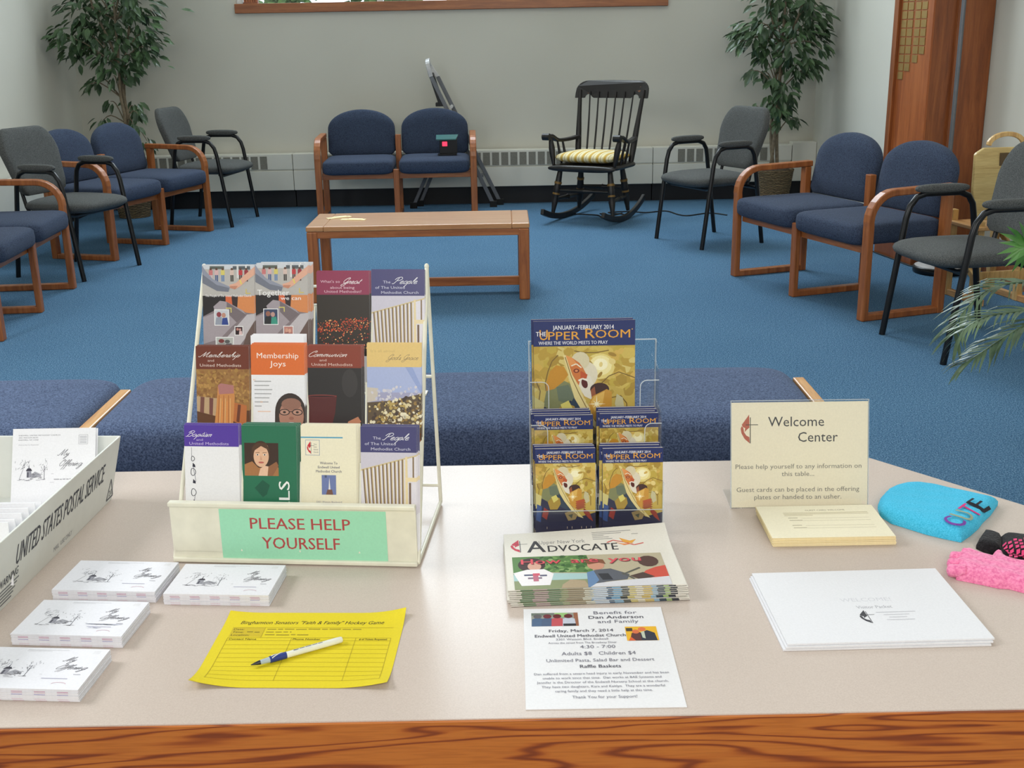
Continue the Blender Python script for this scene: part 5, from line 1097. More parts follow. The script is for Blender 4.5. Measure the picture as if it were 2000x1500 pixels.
    P.line([(66, 60), (77, 52)], 1.4, (90, 90, 84), True); P.line([(66, 58), (72, 66)], 1.2, (90, 90, 84), True); P.ell(83, 44, 6, 7, (86, 60, 56), 14); P.poly([(80, 56), (86, 52), (92, 50), (92, 64), (82, 66), (76, 62)], (206, 84, 70)); P.poly([(70, 62), (78, 58), (84, 64), (76, 68)], (80, 62, 58)); P.poly([(60, 68), (92, 64), (92, V), (46, V), (50, 70)], (214, 214, 220))
    if top:
        P.L += 1
        for s_, u, w_ in (('How', 9, 23), ('are', 38, 16), ('you', 60, 19)): P.text(s_, u+.5, 43.8, 6.4, (110, 60, 64), w_, bold=0.008); P.text(s_, u, 43.2, 6.4, (222, 84, 96), w_, bold=0.008)
    for (a, c_), col in strip:
        P.ink = RGB(*col); x0, x1 = -NW/2+NW*a/100, -NW/2+NW*c_/100; y = -ND/2-.00015
        P.add([(x0, y, .0006), (x1, y, .0006), (x1, y, NT-.0003), (x0, y, NT-.0003)], [(0, 1, 2, 3)])
    P.ink = RGB(60, 60, 60); P.add([(-NW/2, -ND/2-.0001, 0), (NW/2, -ND/2-.0001, 0), (NW/2, -ND/2-.0001, .0006), (-NW/2, -ND/2-.0001, .0006)], [(0, 1, 2, 3)])
    o = P.build('newspaper', 'ink_matte', None, loc=c); o.rotation_euler = (0, 0, rz); tag(o, label, 'newspaper', NF); return o
nc = Vector((.128, 1.737, TZ+.0004)); NRZ = .035
NN = 9
low = paper('newspaper within the pile, below the top one by the clear holder', (nc.x+.002, nc.y-.004, nc.z), NRZ+.01, False)
for k in range(1, NN-1):
    c = dup(low, None, (nc.x+nr.uniform(-.003, .002), nc.y-.004+.0006*k+nr.uniform(-.0012, .0012), nc.z+k*(NT+.0002))); c.rotation_euler = (0, 0, NRZ+nr.uniform(-.006, .006))
paper('topmost newspaper of the pile, with red How are you headline', (nc.x-.002, nc.y+.003, nc.z+(NN-1)*(NT+.0002)), NRZ, True)

# ------------------------------------------------------------------ welcome sign in its clear stand
p0 = atz(1427, 993, TZ); p1 = atz(1695, 990, TZ); SW = (p1-p0).length; pt = aty(1430, 783, p0.y+.045); SH = math.hypot(pt.z-TZ, .045); la = math.atan2(.045, pt.z-TZ)
sg = thing('welcome_sign', 'cream Welcome Center sign in a clear slanted stand on the display table', 'sign', ((p0.x+p1.x)/2, (p0.y+p1.y)/2, TZ)); sg.rotation_euler = (0, 0, math.atan2(p1.y-p0.y, p1.x-p0.x))
TL = lambda x, d, z: Vector((x, d*cos(la)+z*sin(la), z*cos(la)-d*sin(la)+.0005))
def tbox(mb, x0, x1, d0, d1, z0, z1):
    mb.add([TL(x, d, z) for z in (z0, z1) for d in (d0, d1) for x in (x0, x1)], [(0, 2, 3, 1), (4, 5, 7, 6), (0, 1, 5, 4), (2, 6, 7, 3), (0, 4, 6, 2), (1, 3, 7, 5)]); return mb
P = Print(lambda a, b_, l: TL(a-SW/2+.0015, -l-.0006, SH-.004-b_), (SW-.003)/268.0); P.ink = RGB(246, 237, 212); tbox(P, -SW/2+.0015, SW/2-.0015, -.0006, .0006, .001, SH-.004)
P.flame(37, 53, 56, (190, 104, 84), (70, 66, 62)); P.text('Welcome', 72, 48, 19, (70, 70, 72), 110); P.text('Center', 131, 79, 19, (70, 70, 72), 78)
for s_, u, v, w_ in (('Please help yourself to any information on', 8, 132, 248), ('this table...', 99, 147, 64), ('Guest cards can be placed in the offering', 10, 178, 242), ('plates or handed to an usher.', 45, 193, 172)): P.text(s_, u, v, 9, (134, 130, 122), w_)
P.build('sign_paper', 'ink_matte', sg)
b = MB(); tbox(b, -SW/2, SW/2, -.003, -.0012, 0, SH); tbox(b, -SW/2, SW/2, .0012, .003, 0, SH); b.build('stand_panel', 'clear_acrylic', sg)
b = MB(); b.box(-SW/2, SW/2, 0, .09, .0004, .0026); b.build('stand_foot', 'clear_acrylic', sg)
b = MB(); tbox(b, -SW/2, SW/2, -.003, .003, SH-.001, SH); tbox(b, SW/2-.001, SW/2, -.003, .003, 0, SH); tbox(b, -SW/2, -SW/2+.001, -.003, .003, 0, SH); b.build('polished_edge', 'acrylic_edge', sg)

# ------------------------------------------------------------------ guest cards
GC = 'cream guest cards in the stack'; gr = random.Random(51)
def card(label, c, rz, prn):
    w_, d_, t_ = .215, .139, .00105
    P = Print(lambda a, b_, l: Vector((a-w_/2, d_/2-b_, t_+l+.00005)), w_/100.0); P.ink = RGB(246, 230, 184); P.box(-w_/2, w_/2, -d_/2, d_/2, 0, t_)
    if prn:
        P.rect(0, 0, 100, 64.6, (245, 238, 212)); P.text('GUEST CARD WELCOME', 40, 11, 2.4, (160, 150, 126), 34, bold=0.008)
        for k, (a, c2) in enumerate(((20, 92), (20, 92), (20, 44))): P.rect(a, 14.5+k*2.6, c2, 15.5+k*2.6, (196, 184, 150), k == 0)
        for k, v in enumerate((26, 31, 41, 46)): P.rect(22, v-1.2, 30+k % 2*3, v-.2, (170, 160, 132), k == 0); P.rect(33, v, 90, v+.4, (186, 176, 146), False)
    o = P.build('guest_card', 'ink_matte', None, loc=c); o.rotation_euler = (0, 0, rz); return tag(o, label, 'card', GC)
NC = 16; c0 = card('cream guest card within the stack in front of the welcome sign', (.560, 1.893, TZ+.0003), 0, False)
for k in range(1, NC-1):
    c = dup(c0, None, (.560-.0002*k+gr.uniform(-.0012, .0012), 1.893-.0002*k+gr.uniform(-.001, .001), TZ+.0003+k*.00115)); c.rotation_euler = (0, 0, gr.uniform(-.008, .008))
card('top cream guest card with form lines, in front of the welcome sign', (.557, 1.889, TZ+.0003+(NC-1)*.00115), .0, True)

# ------------------------------------------------------------------ big white welcome envelopes
def flat_sheet(name, w_, d_, t_, col, draw, mat='ink_matte', k=100.0):
    P = Print(lambda a, b_, l: Vector((a-w_/2, d_/2-b_, t_+l+.00005)), w_/k); P.ink = RGB(*col); P.box(-w_/2, w_/2, -d_/2, d_/2, 0, t_)
    if draw: draw(P)
    return P
def d_wel(P):
    P.text('WELCOME!', 38, 35, 3.6, (206, 206, 212), 26); P.text('Visitor Packet', 44, 42.5, 2.9, (176, 176, 182), 18, bold=0.008); P.flame(47, 51, 13, (60, 60, 66), (70, 70, 76)); P.rect(52, 46.5, 72, 47.1, (190, 190, 196)); 
    for k, (a, c2) in enumerate(((55, 68), (57, 66), (55, 69))): P.rect(a, 49+k*2.6, c2, 49.7+k*2.6, (200, 200, 206), k == 0)
EG = 'large white envelopes on the right'
for k, (dx, dy, rz, lb) in enumerate(((-.006, -.006, .012, 'large white envelope at the bottom of the pile of large envelopes'), (-.003, -.004, .020, 'large white envelope in the middle of the pile of large envelopes'), (0, 0, .020, 'large white welcome packet envelope on top of its pile'))):
    P = flat_sheet('large_envelope', .305, .229, .0028, (226, 226, 230), d_wel if k == 2 else None); P.L += 1
    o = P.build('large_envelope', 'ink_matte', None, loc=(.545+dx, 1.594+dy, TZ+.0003+k*.0031)); o.rotation_euler = (0, 0, rz); tag(o, lb, 'envelope', EG)

# ------------------------------------------------------------------ yellow sign-up sheet and pen
YW, YD = .279, .216
def yz(a, b_):
    u, v = a/YW, b_/YD; z = .0006
    z += .012*max(0, 1-math.hypot(u, (1-v))/.30)**2+.010*max(0, 1-math.hypot(1-u, 1-v)/.28)**2+.010*max(0, 1-math.hypot(1-u, v)/.25)**2+.004*max(0, 1-math.hypot(u, v)/.2)**2
    return z
P = Print(lambda a, b_, l: Vector((a-YW/2, YD/2-b_, yz(a, b_)+l+.00005)), YW/100.0); P.ink = RGB(226, 206, 24); N = 24; M1 = N+1
g = lambda i, j: Vector((-YW/2+YW*i/N, YD/2-YD*j/N, yz(YW*i/N, YD*j/N)))
vs = [g(i, j) for j in range(M1) for i in range(M1)]; vb = [v-Vector((0, 0, .0003)) for v in vs]
P.add(vs, [(j*M1+i, (j+1)*M1+i, (j+1)*M1+i+1, j*M1+i+1) for j in range(N) for i in range(N)]); P.add(vb, [(j*M1+i, j*M1+i+1, (j+1)*M1+i+1, (j+1)*M1+i) for j in range(N) for i in range(N)])
YL = (176, 156, 30); P.text('Binghamton Senators "Faith & Family" Hockey Game', 9, 13, 3.4, (56, 48, 10), 80, bold=0.008, shear=.25)
P.rect(6, 17, 24, 27, (206, 182, 30)); P.L += 1
for k, s_ in enumerate(('Date:', 'Time:', 'Location:')): P.text(s_, 7, 19.8+k*3.1, 1.9, (90, 80, 16), bold=0.008)
P.words(15, 23, 1.8, 7, (120, 108, 20)); P.words(25.5, 19.8, 1.9, 52, (150, 134, 26)); P.words(25.5, 23, 1.9, 14, (150, 134, 26)); P.words(25.5, 26, 1.9, 24, (150, 134, 26))
P.L += 1
def yl(a, b_, c_, d_, w=.25):
    n = 8; P.line([(a+(c_-a)*k/n, b_+(d_-b_)*k/n) for k in range(n+1)], w, YL)
yl(6, 17, 95, 17); yl(6, 28, 95, 28); yl(24, 17, 24, 28); yl(6, 31, 95, 31)
for k, s_ in ((7, 'Contact Name'), (42, 'Phone Number'), (78, '# of Tickets Requested')): P.text(s_, k, 30.4, 1.8, (90, 80, 16), 15, bold=0.008)
for k in range(9): yl(6, 35.5+k*4.4, 95, 35.5+k*4.4, .2)
for u in (6, 41, 76, 95): yl(u, 28, u, 71)
ys = P.build('sign_up_sheet', 'ink_matte', None, loc=(-.316, 1.505, TZ+.0002)); ys.rotation_euler = (0, 0, -.041); tag(ys, 'bright yellow sign-up sheet for a hockey game lying under the pen', 'paper')
a = atz(490, 1299, TZ+.006); c = atz(668, 1249, TZ+.006); pl = (c-a).length
pen = thing('ballpoint_pen', 'white ballpoint pen with blue striped grip on the yellow sheet', 'pen', (a.x, a.y, TZ+.0062)); pen.rotation_euler = (0, 0, math.atan2(c.y-a.y, c.x-a.x))
plain('pen_white', (226, 228, 216), .35); plain('pen_blue', (34, 54, 128), .4); plain('pen_dark', (30, 34, 44), .4); plain('pen_clear', (170, 186, 196), .2)
X = lambda q: (q*pl, 0, 0)
b = MB(); b.tube([X(0), X(.02), X(.07), X(.10)], [.0006, .0012, .0028, .0034], 12); b.build('tip', 'pen_dark', pen, smooth=True)
MB().tube([X(.10), X(.20)], [.0034, .0042], 14).build('cone', 'pen_clear', pen, smooth=True)
gp = MB().tube([X(.20), X(.38)], .0050, 16).build('grip', 'pen_blue', pen, smooth=True)
b = MB()
for k in range(2):
    pts = [(pl*(.22+.13*i/10), .0049*sin(-.8+k*.8+i*.16), .0049*cos(-.8+k*.8+i*.16)) for i in range(11)]; b.tube(pts, .0008, 6)
b.build('grip_stripes', 'pen_white', gp, smooth=True)
MB().tube([X(.38), X(.92), X(.985), X(1.0)], [.0048, .0050, .0047, .0038], 16).build('barrel', 'pen_white', pen, smooth=True)
P = Print(lambda a_, b_, l: Vector((pl*.46+a_, -.0051*sin(b_/.0051), .0051*cos(b_/.0051)+.0002)), .001); P.words(0, 2.2, 2.6, pl*1000*.33, (96, 104, 128)); P.text('TEC', 0, 2.2, 2.2, (70, 80, 110), 6, bold=0.008); P.build('print', 'ink_matte', pen)

# ------------------------------------------------------------------ benefit flyer
FW_, FD_ = .216, .279
def d_fly(P):
    V = lambda v: v*1.2917
    def ph(x0, y0, x1, y1, base): P.rect(x0, y0, x1, y1, base)
    ph(5.5, V(5), 39, V(20), (150, 150, 140)); P.rect(5.5, V(5), 22, V(8), (110, 120, 110)); P.poly([(22, V(5)), (32, V(5)), (30, V(10)), (24, V(10))], (150, 190, 120)); P.rect(36, V(5), 39, V(20), (150, 96, 70))
    for x, c1, c2 in ((10, (96, 92, 96), (70, 96, 130)), (17, (110, 40, 50), (70, 90, 122)), (24, (100, 30, 36), (190, 76, 84)), (32, (96, 28, 34), (190, 196, 210))):
        P.poly([(x-4.5, V(20)), (x-4, V(12)), (x, V(10)), (x+4.5, V(12)), (x+5, V(20))], c2); P.ell(x, V(9), 3.1, V(2.4), c1, 12)
    P.rect(28, V(17.4), 37, V(20), (40, 36, 44))
    ph(71, V(22), 93, V(37), (232, 180, 40)); P.rect(71.5, V(23.5), 76, V(27), (70, 60, 40)); P.poly([(73, V(37)), (75, V(29)), (81, V(28)), (84, V(37))], (90, 50, 50)); P.poly([(81, V(37)), (81, V(29)), (86, V(26)), (91, V(29)), (92, V(37))], (44, 48, 64)); P.poly([(81.5, V(28)), (84, V(27)), (84, V(35)), (82, V(34))], (190, 200, 180)); P.ell(78, V(27.5), 2.6, V(2.2), (214, 110, 66), 12); P.ell(82.6, V(25), 2.8, V(2.2), (222, 116, 70), 12); P.poly([(72, V(37)), (74, V(33)), (77, V(37))], (220, 96, 50))
    for s_, u, v, h, w_, bd in (('Benefit for', 66, 7.5, 4.2, 31, 0), ('Dan Anderson', 66, 12.6, 4.2, 39, .02), ('and Family', 67, 17.6, 4.2, 29, 0), ('Friday, March 7, 2014', 40, 26.8, 3.6, 45, .01), ('Endwell United Methodist Church', 39, 32.2, 3.6, 63, .015), ('3301 Watson Blvd. Endwell', 40, 35.6, 2.6, 36, 0), ('Across the street from The Broadway Diner', 40, 39.2, 2.3, 47, 0), ('4:30 - 7:00', 50, 44.2, 4.0, 24, 0), ('Adults $8   Children $4', 50, 51, 4.2, 50, 0), ('Unlimited Pasta, Salad Bar and Dessert', 50.5, 57.6, 3.7, 72, 0), ('Raffle Baskets', 50, 63.6, 3.7, 27, .01),
        ('Dan suffered from a severe head injury in early November and has been', 50, 70, 2.5, 88, 0), ('unable to work since that time.  Dan works at BAE Systems and', 50, 74, 2.5, 77, 0), ('Jennifer is the Director of the Endwell Nursery School at the church.', 50, 78, 2.5, 85, 0), ('They have two daughters, Kara and Kaitlyn.  They are a wonderful', 50, 82, 2.5, 79, 0), ('caring family and they need a little help at this time.', 50, 86, 2.5, 62, 0), ('Thank You for your Support!', 50, 91.6, 3.0, 41, 0)):
        P.text(s_, u, V(v), h, (70, 70, 84) if bd else (112, 112, 126), w_, 'c', bold=min(bd, .008))
P = flat_sheet('flyer', FW_, FD_, .0012, (230, 230, 233), d_fly); o = P.build('flyer', 'ink_matte', None, loc=(.119, 1.4715, TZ+.0002)); o.rotation_euler = (0, 0, -.004); tag(o, 'white benefit supper flyer with two small photos, in front of the newspaper pile', 'flyer')

# ------------------------------------------------------------------ piles of small offering envelopes
EW, ED, ET = .172, .108, .0009
OG = 'small white envelopes in the four piles'
er = random.Random(61)
def env(kind, label, c, rz):
    P = Print(lambda a, b_, l: Vector((a-EW/2, ED/2-b_, ET+l+.00005)), EW/100.0); P.ink = RGB(230, 230, 236); P.box(-EW/2, EW/2, -ED/2, ED/2, 0, ET)
    if kind in ('top', 'hand'):
        P.rect(30, 3.2, 66, 3.8, (190, 190, 196)); P.rect(30, 5, 52, 5.6, (196, 196, 200)); P.rect(88, 3, 94, 8, (222, 222, 226)); church_sketch(P, 12, 20, 40, er)
        P.script('My', 68, 21, 3.4, (112, 112, 120), 11, .7, .13); P.script('Offering', 68, 33, 3.4, (112, 112, 120), 26, .7, .13); P.rect(86, 40, 92, 40.8, (170, 170, 180)); P.rect(62, 46.5, 84, 47.5, (180, 180, 200)); P.rect(58, 41, 60, 41.5, (200, 200, 206))
        if kind == 'hand': scribble(P, 76, 43, 22, 17, 1.6, (186, 190, 208), er, .3); scribble(P, 70, 49, 9, 6, 1.5, (186, 190, 208), er, .3)
        P.L += 1; P.line([(80+6*cos(a), 55-2.4*sin(a)) for a in [PI*k/8 for k in range(9)]], .7, (216, 190, 200))
    elif kind != 'plain':
        col = {'mag': (190, 110, 150), 'pur': (140, 130, 190), 'pink': (222, 190, 206)}[kind]
        for u in (11, 30, 49, 68, 87):
            P.ink = RGB(*col); x0, x1 = -EW/2+EW*(u-4.6)/100, -EW/2+EW*(u+4.6)/100; y = -ED/2-.0001; P.add([(x0, y, .0001), (x1, y, .0001), (x1, y, ET-.0001), (x0, y, ET-.0001)], [(0, 1, 2, 3)])
    o = P.build('offering_envelope', 'ink_matte', None, loc=c); o.rotation_euler = (0, 0, rz); return tag(o, label, 'envelope', OG)
piles = [((-.662, 1.719), -.085, 'top', 'rear left pile beside the mail tray'), ((-.476, 1.699), -.07, 'top', 'pile in front of the brochure rack'), ((-.670, 1.577), -.085, 'hand', 'pile with faint handwriting'), ((-.683, 1.432), -.08, 'top', 'nearest pile at lower left')]
protos = {k: env(k, 'x', (0, 0, 0), 0) for k in ('plain', 'mag', 'pur', 'pink')}
used = set(); NE = 19
for (x, y), rz, kind, where in piles:
    for k in range(NE):
        kk = 'mag' if k in (13, 15) else 'pur' if k == 10 else 'pink' if k in (0, 3) else 'plain'; loc = (x+er.uniform(-.0008, .0008), y+er.uniform(-.0006, .0006), TZ+.0002+k*(ET+.00006)); lb = 'small white envelope inside the '+where
        o = protos[kk] if kk not in used else dup(protos[kk]); used.add(kk); o.location = loc; o.rotation_euler = (0, 0, rz+er.uniform(-.004, .004)); o['label'] = lb
    env(kind, 'small white envelope on top of the '+where, (x, y, TZ+.0002+NE*(ET+.00006)), rz)

# ------------------------------------------------------------------ soft things: knit hat and gloves
def puffed(outline, H, R_, base, step=.006, bumps=None):
    """cushion-like solid over a flat outline; returns MB and its height function"""
    o2 = [Vector((p[0], p[1])) for p in outline]; n = len(o2)
    def dist(p):
        m_ = 1e9
        for i in range(n):
            a, c = o2[i], o2[(i+1) % n]; ac = c-a; t = max(0, min(1, (p-a).dot(ac)/ac.length_squared)); m_ = min(m_, (p-(a+ac*t)).length)
        return m_
    def inside(p):
        r = False
        for i in range(n):
            a, c = o2[i], o2[(i+1) % n]
            if (a.y > p.y) != (c.y > p.y) and p.x < (c.x-a.x)*(p.y-a.y)/(c.y-a.y)+a.x: r = not r
        return r
    def h(x, y):
        p = Vector((x, y)); q = min(1, dist(p)/R_); z = .35+.65*math.sqrt(max(0, 1-(1-q)**2)); return base+H*z+(bumps(x, y) if bumps else 0)*q
    pts = []
    for i in range(n):
        a, c = o2[i], o2[(i+1) % n]; m_ = max(1, int((c-a).length/step))
        for k in range(m_): pts.append(a.lerp(c, k/m_))
    nb = len(pts); edges = [(i, (i+1) % nb) for i in range(nb)]
    x0, x1 = min(p.x for p in o2), max(p.x for p in o2); y0, y1 = min(p.y for p in o2), max(p.y for p in o2)
    y = y0
    while y < y1:
        x = x0
        while x < x1:
            p = Vector((x, y))
            if inside(p) and dist(p) > step*.5: pts.append(p)
            x += step
        y += step
    v2, e2, f2, *_ = delaunay_2d_cdt(pts, edges, [list(range(nb))], 1, 1e-6)
    b = MB(); top = [(p.x, p.y, h(p.x, p.y) if dist(p) > 1e-5 else base+H*.35) for p in v2]; k = len(top)
    b.add(top+[(p.x, p.y, base+.0005) for p in v2], [tuple(f) for f in f2]+[tuple(reversed([i+k for i in f])) for f in f2])
    bd = {}
    for f in f2:
        for i in range(len(f)):
            a, c = f[i], f[(i+1) % len(f)]; bd[(a, c)] = bd.get((a, c), 0)+1
    for (a, c) in [e for e in bd if (e[1], e[0]) not in bd]: b.f.append((c, a, a+k, c+k)); b.c.append(None)
    return b, h
woven('knit_aqua', (52, 172, 210), (88, 202, 238), scale=420, bmp=.5); woven('knit_pink', (222, 106, 156), (250, 152, 190), scale=200, bmp=.9); woven('knit_black', (18, 18, 20), (38, 37, 40), scale=260, bmp=.8)
for nm, vv in (('knit_aqua', .05), ('knit_pink', .2), ('knit_black', .1)): MATS[nm].node_tree.nodes['Principled BSDF'].inputs['Sheen Weight'].default_value = vv
zh = TZ+.02
hp_ = [(1715, 983), (1720, 970), (1733, 957), (1748, 950), (1766, 945), (1792, 944), (1824, 948), (1856, 956), (1905, 966), (1950, 976), (1936, 996), (1921, 1010), (1912, 1022), (1896, 1036), (1878, 1048), (1844, 1041), (1810, 1033), (1778, 1023), (1742, 1012), (1720, 998)]
ho = [atz(u, v, TZ+.012) for u, v in hp_]; hc = sum((Vector(p) for p in ho), Vector())/len(ho); hc.z = 0
hat = thing('knit_hat', 'aqua blue knit hat with colourful letters, on the right of the display table', 'hat', (hc.x, hc.y, TZ))
b, hh = puffed([(p.x-hc.x, p.y-hc.y) for p in ho], .024, .03, 0, .006, lambda x, y: .0009*sin(x*95+y*60)*cos(y*110-x*40)); b.build('crown', 'knit_aqua', hat, smooth=True)
pa, pb_ = atz(1863, 1021, TZ+.024)-hc, atz(1914, 984, TZ+.024)-hc; d = (pb_-pa); dl = math.hypot(d.x, d.y)*1.18; dx, dy = d.x/math.hypot(d.x, d.y), d.y/math.hypot(d.x, d.y); nx, ny = -dy, dx
org = (pa.x-dx*.012-nx*.017, pa.y-dy*.012-ny*.017)
for i, (ch, col) in enumerate((('C', (120, 66, 160)), ('U', (150, 164, 140)), ('T', (214, 52, 126)), ('E', (32, 34, 44)))):
    P = Print(lambda a_, b_, l: Vector((org[0]+dx*a_-nx*b_, org[1]+dy*a_-ny*b_, hh(org[0]+dx*a_-nx*b_, org[1]+dy*a_-ny*b_)+.0036)), 1.0)
    P.text(ch, dl*(.0+.265*i), 0, .036, col, dl*.225, bold=0.008, res=3); P.build('letter', 'ink_knit', hat)
def outl(px, z, c): return [((q := atz(u, v, z)).x-c.x, q.y-c.y) for u, v in px]
gc_ = atz(1925, 1110, TZ); gl = thing('glove', 'fuzzy pink knit glove at the right edge of the display table', 'glove', (gc_.x, gc_.y, TZ), 0, 'knit gloves at the right')
Z6 = lambda q: [(1700+x/6.25, 930+y/6.25) for x, y in q]
pal = outl(Z6([(1080, 960), (1200, 930), (1300, 985), (1420, 1020), (1475, 1040), (1485, 985), (1530, 955), (1600, 962), (1650, 1030), (1720, 1070), (1880, 1095), (2080, 1130), (2050, 1440), (1870, 1390), (1700, 1345), (1560, 1335), (1400, 1300), (1200, 1260), (1050, 1230), (1000, 1100)]), TZ+.006, gc_)
b, hg = puffed(pal, .024, .022, 0, .006, lambda x, y: .002*sin(x*150)*sin(y*170)); b.build('palm', 'knit_pink', gl, smooth=True)
for (a, c, r) in (((1220, 965), (1110, 945), .0105), ((1180, 1010), (965, 990), .0105), ((1180, 1090), (935, 1075), .0105), ((1150, 1170), (930, 1150), .011)):
    q0, q1 = outl(Z6([a, c]), TZ+.012, gc_); P0 = Vector((*q0, .013)); P1 = Vector((*q1, .0125)); D = (P1-P0)
    b = MB(); b.tube([P0, P0+D*.3, P0+D*.8, P0+D*.93, P1], [r, r, r*.97, r*.8, r*.25], 12); b.build('finger', 'knit_pink', gl, smooth=True)
gc2 = atz(1955, 1070, TZ); g2 = thing('glove', 'black knit glove with pink checks at the right edge, behind the pink glove', 'glove', (gc2.x, gc2.y, TZ), 0, 'knit gloves at the right')
cu = outl(Z6([(1392, 690), (1600, 752), (1612, 830), (1600, 930), (1500, 925), (1380, 895), (1290, 850), (1330, 770)]), TZ+.006, gc2); b, _ = puffed(cu, .02, .016, 0, .005); b.build('cuff', 'knit_black', g2, smooth=True)
hd = outl(Z6([(1592, 760), (1700, 765), (1875, 785), (2150, 800), (2300, 830), (2320, 960), (2200, 1060), (2000, 1066), (1870, 1062), (1745, 1040), (1660, 990), (1596, 930)]), TZ+.006, gc2); b, hk = puffed(hd, .026, .024, 0, .006); o = b.build('hand', 'knit_black', g2, smooth=True)
P = Print(lambda a_, b_, l: Vector((a_, b_, hk(a_, b_)+.0012)), 1.0)
for r in range(7):
    for c in range(7):
        u, v = 1640+c*62+r*14, 800+r*38+(c % 2)*16-c*4
        if u < 1640 or v > 1010 or (u-1600 < (v-760)*.25): continue
        q = outl(Z6([(u-22, v-12), (u+20, v-14), (u+24, v+10), (u-18, v+13)]), TZ+.024, gc2); P.ink = RGB(220, 66, 120); P.add([P.pt(x, y, 0) for x, y in q], [(0, 1, 2, 3)])
P.build('knit_pattern', 'ink_knit', g2)

# ------------------------------------------------------------------ mail tray
B0, B1 = atz(0, 1195, TZ), atz(218, 975, TZ); dv = (B1-B0); dv.z = 0; dv.normalize(); rv = Vector((dv.y, -dv.x, 0)); A0 = B1-dv*.66; LN = .66; WH = .128; FL = .028
tray = thing('mail_tray', 'white corrugated mail tray holding envelopes, at the left edge of the table', 'tray', (B1.x, B1.y, TZ))
lo = lambda s, r, z: (A0+dv*s+rv*r+Vector((0, 0, z)))-Vector((B1.x, B1.y, 0))-Vector((0, 0, TZ))
tk_ = .004; W_ = .30
def slab(pts, nrm, t): 
    b = MB(); nrm = Vector(nrm).normalized()*t; n = len(pts); b.add(list(pts)+[p+nrm for p in pts], [tuple(range(n)), tuple(range(2*n-1, n-1, -1))]+[(i, (i+1) % n, n+(i+1) % n, n+i) for i in range(n)]); return b
slab([lo(0, 0, .0005), lo(LN, 0, .0005), lo(LN, -W_, .0005), lo(0, -W_, .0005)], (0, 0, 1), tk_).build('floor_panel', 'corrugated_white', tray)
sr = slab([lo(0, 0, .0005), lo(LN, 0, .0005), lo(LN+FL*.6, FL, WH), lo(-FL*.6, FL, WH)], -rv, tk_).build('side_wall', 'corrugated_white', tray, bevel=.0015)
slab([lo(0, -W_, .0005), lo(LN, -W_, .0005), lo(LN+FL*.6, -W_-FL, WH), lo(-FL*.6, -W_-FL, WH)], rv, tk_).build('side_wall', 'corrugated_white', tray, bevel=.0015)
slab([lo(LN, 0, .0005), lo(LN, -W_, .0005), lo(LN+FL*.6, -W_-FL, WH), lo(LN+FL*.6, FL, WH)], -dv, tk_).build('end_wall', 'corrugated_white', tray, bevel=.0015)
slab([lo(0, 0, .0005), lo(0, -W_, .0005), lo(-FL*.6, -W_-FL, WH), lo(-FL*.6, FL, WH)], dv, tk_).build('end_wall', 'corrugated_white', tray, bevel=.0015)
e0, e1 = lo(0, 0, .0005), lo(0, FL, WH); upw = (e1-e0); WL = upw.length; upw.normalize(); nrm = dv.cross(upw); nrm = nrm if nrm.dot(rv) > 0 else -nrm
orgw = lo(0, 0, .0005)+upw*WL
NP = lambda: Print(lambda a_, b_, l: orgw+dv*a_-upw*b_+nrm*(l+.0003), 1.0)
P = NP()
def wall_ab(u, v):
    d = ray(u, v); og = orgw+Vector((B1.x, B1.y, TZ)); t = (og-CAMP).dot(nrm)/d.dot(nrm); q = CAMP+d*t-og; return q.dot(dv), -q.dot(upw)
a0, b0 = wall_ab(30, 1114); a1, b1 = wall_ab(204, 930); DK = (74, 76, 84)
P.text('UNITED STATES POSTAL SERVICE', a0, (b0+b1)/2, .036, DK, a1-a0, bold=0.008, shear=.3); P.build('printing', 'ink_matte', sr); P = NP()
a2, b2 = wall_ab(104, 1080); a3, _ = wall_ab(140, 1043); P.text('MAIL  USE ONLY', a2, WL-.012, .009, (150, 152, 158), a3-a2)
a2, b2 = wall_ab(2, 1172); a3, _ = wall_ab(33, 1145); P.text('WARNING', a2-.012, WL-.042, .014, DK, a3-a2+.012, bold=0.008, shear=.15)
for k in range(5): P.rect(a2-.03, WL-.036+k*.0062, a3+.004-k*.006, WL-.0335+k*.0062, (120, 122, 128))
P.build('printing', 'ink_matte', sr); P = NP()
a4, b4 = wall_ab(215, 958); tri = [(a4-.016, b4+.016), (a4+.016, b4+.016), (a4, b4-.024)]; P.L += 1; P.line(tri+[tri[0]], .004, (110, 112, 118)); P.text('20', a4-.007, b4+.011, .012, (110, 112, 118))
P.build('recycling_mark', 'ink_matte', sr)
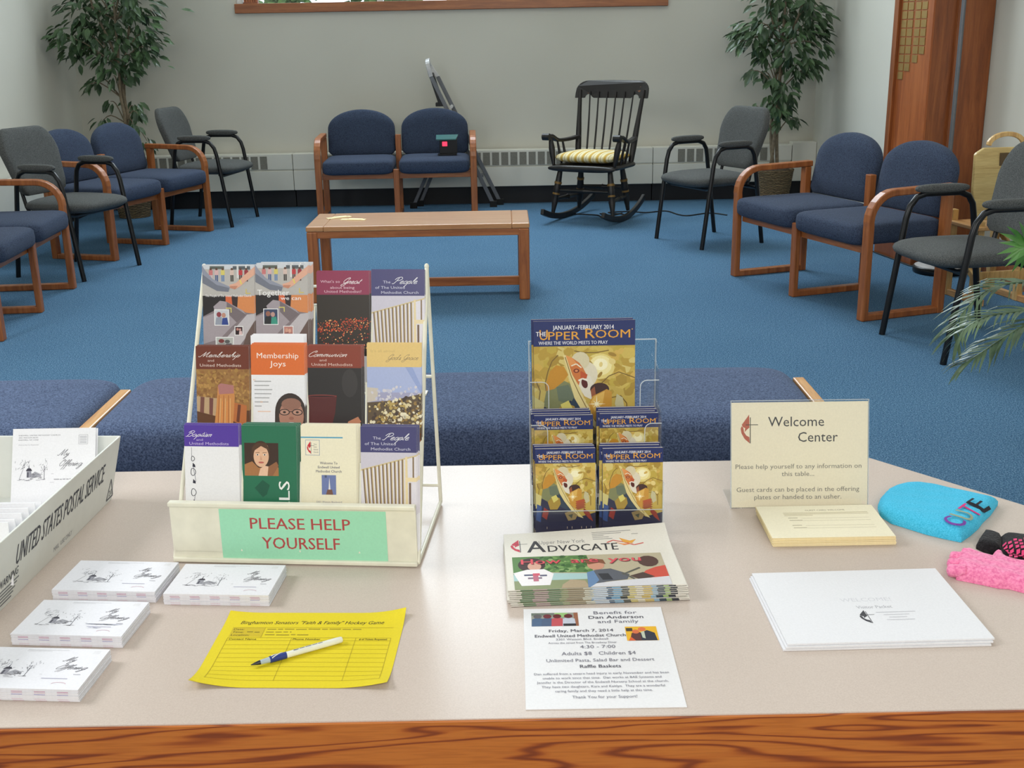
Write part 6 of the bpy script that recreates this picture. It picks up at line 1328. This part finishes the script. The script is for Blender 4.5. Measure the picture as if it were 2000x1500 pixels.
# what stands and lies in the tray
TG = 'envelopes in the mail tray'
def lean_env(label, uL, uR, vT, y, lean, w_, h_, draw, zmin=TZ+.008):
    pL, pR = aty(uL, vT, y), aty(uR, vT, y); w_ = w_ or (pR.x-pL.x); hz = pL.z-zmin; cx = (pL.x+pR.x)/2 if uL is not None else pR.x-w_/2
    P = Print(lambda a_, b_, l: Vector((a_-w_/2, -.0006-l-.00005, h_-b_)), w_/168.0); P.ink = RGB(240, 240, 244); P.box(-w_/2, w_/2, -.0006, .0006, 0, h_)
    if draw: draw(P)
    o = P.build('offering_envelope', 'ink_matte', None, loc=(cx, y-h_*sin(lean), pL.z-h_*cos(lean))); o.rotation_euler = (-lean, 0, 0); return tag(o, label, 'envelope', TG)
def d_my(P):
    for k, (s_, w_) in enumerate((('ENDWELL UNITED METHODIST CHURCH', 84), ('3301 WATSON BLVD.', 40), ('ENDWELL, NY 13760', 40))): P.text(s_, 12, 15+k*4.6, 2.4, (130, 130, 140), w_, bold=0.008)
    P.text('Address Service Requested', 12, 34, 2.2, (160, 160, 168), 40)
    P.L += 1; P.line([(134, 14), (152, 14), (152, 33), (134, 33), (134, 14)], .7, (180, 180, 186))
    for k in range(5): P.rect(136, 17+k*3.2, 150, 18+k*3.2, (160, 160, 168), k == 0)
    church_sketch(P, 10, 62, 66, er, (90, 90, 104)); P.script('My', 92, 56, 6, (96, 96, 104), 24, .6, .12); P.script('Offering', 97, 77, 6, (96, 96, 104), 46, .6, .12); P.words(134, 92, 2.6, 9, (140, 140, 148)); P.words(86, 105, 3, 36, (140, 140, 148)); P.rect(80, 92, 85, 92.5, (170, 170, 176)); P.rect(78, 109, 86, 109.5, (170, 170, 176))
yy = 2.075; h_ = .150
e = lean_env('white My Offering envelope standing against the far end of the mail tray', 26, 188, 838, yy, R(24), None, .150, d_my)
c = lean_env('blank backed white envelope right behind the standing My Offering envelope', 30, 192, 839, yy+.008, R(24), None, .150, None)
for k, (x, y, rz) in enumerate(((-.915, 1.95, -.02), (-.90, 1.925, .05), (-.925, 1.945, -.05))):
    o = env('top' if k == 2 else 'plain', ['lowest white envelope lying flat in the mail tray', 'middle white envelope lying flat in the mail tray', 'white envelope lying face up on top of the flat ones in the mail tray'][k], (x, y, TZ+.006+k*.0045), rz); o['group'] = TG
lbs = ['white envelope standing in the mail tray, farthest of the front row', 'white envelope standing in the mail tray, second from the back of the front row', 'white envelope standing in the mail tray, third from the back of the front row', 'white envelope standing in the mail tray, fourth from the back of the front row', 'white envelope standing in the mail tray, second from the front', 'white envelope standing in the mail tray, nearest to the camera']
for k in range(6):
    u, v, y = 81-13*k, 980+[0, 2, 12, 22, 34, 40][k], 1.855-.034*k
    p = aty(u, v, y); h_ = .105; ln = math.acos(max(.25, min(.99, (p.z-TZ-.007)/h_)))
    w_ = .17; pc_ = p.x-w_/2; P = Print(lambda a_, b_, l: Vector((a_-w_/2, -.0012-l, h_-b_)), 1.0); P.ink = RGB(240, 240, 244); P.box(-w_/2, w_/2, -.0012, .0012, 0, h_)
    o = P.build('offering_envelope', 'ink_matte', None, loc=(pc_, y-h_*sin(ln), p.z-h_*cos(ln))); o.rotation_euler = (-ln, 0, 0); tag(o, lbs[k], 'envelope', TG)
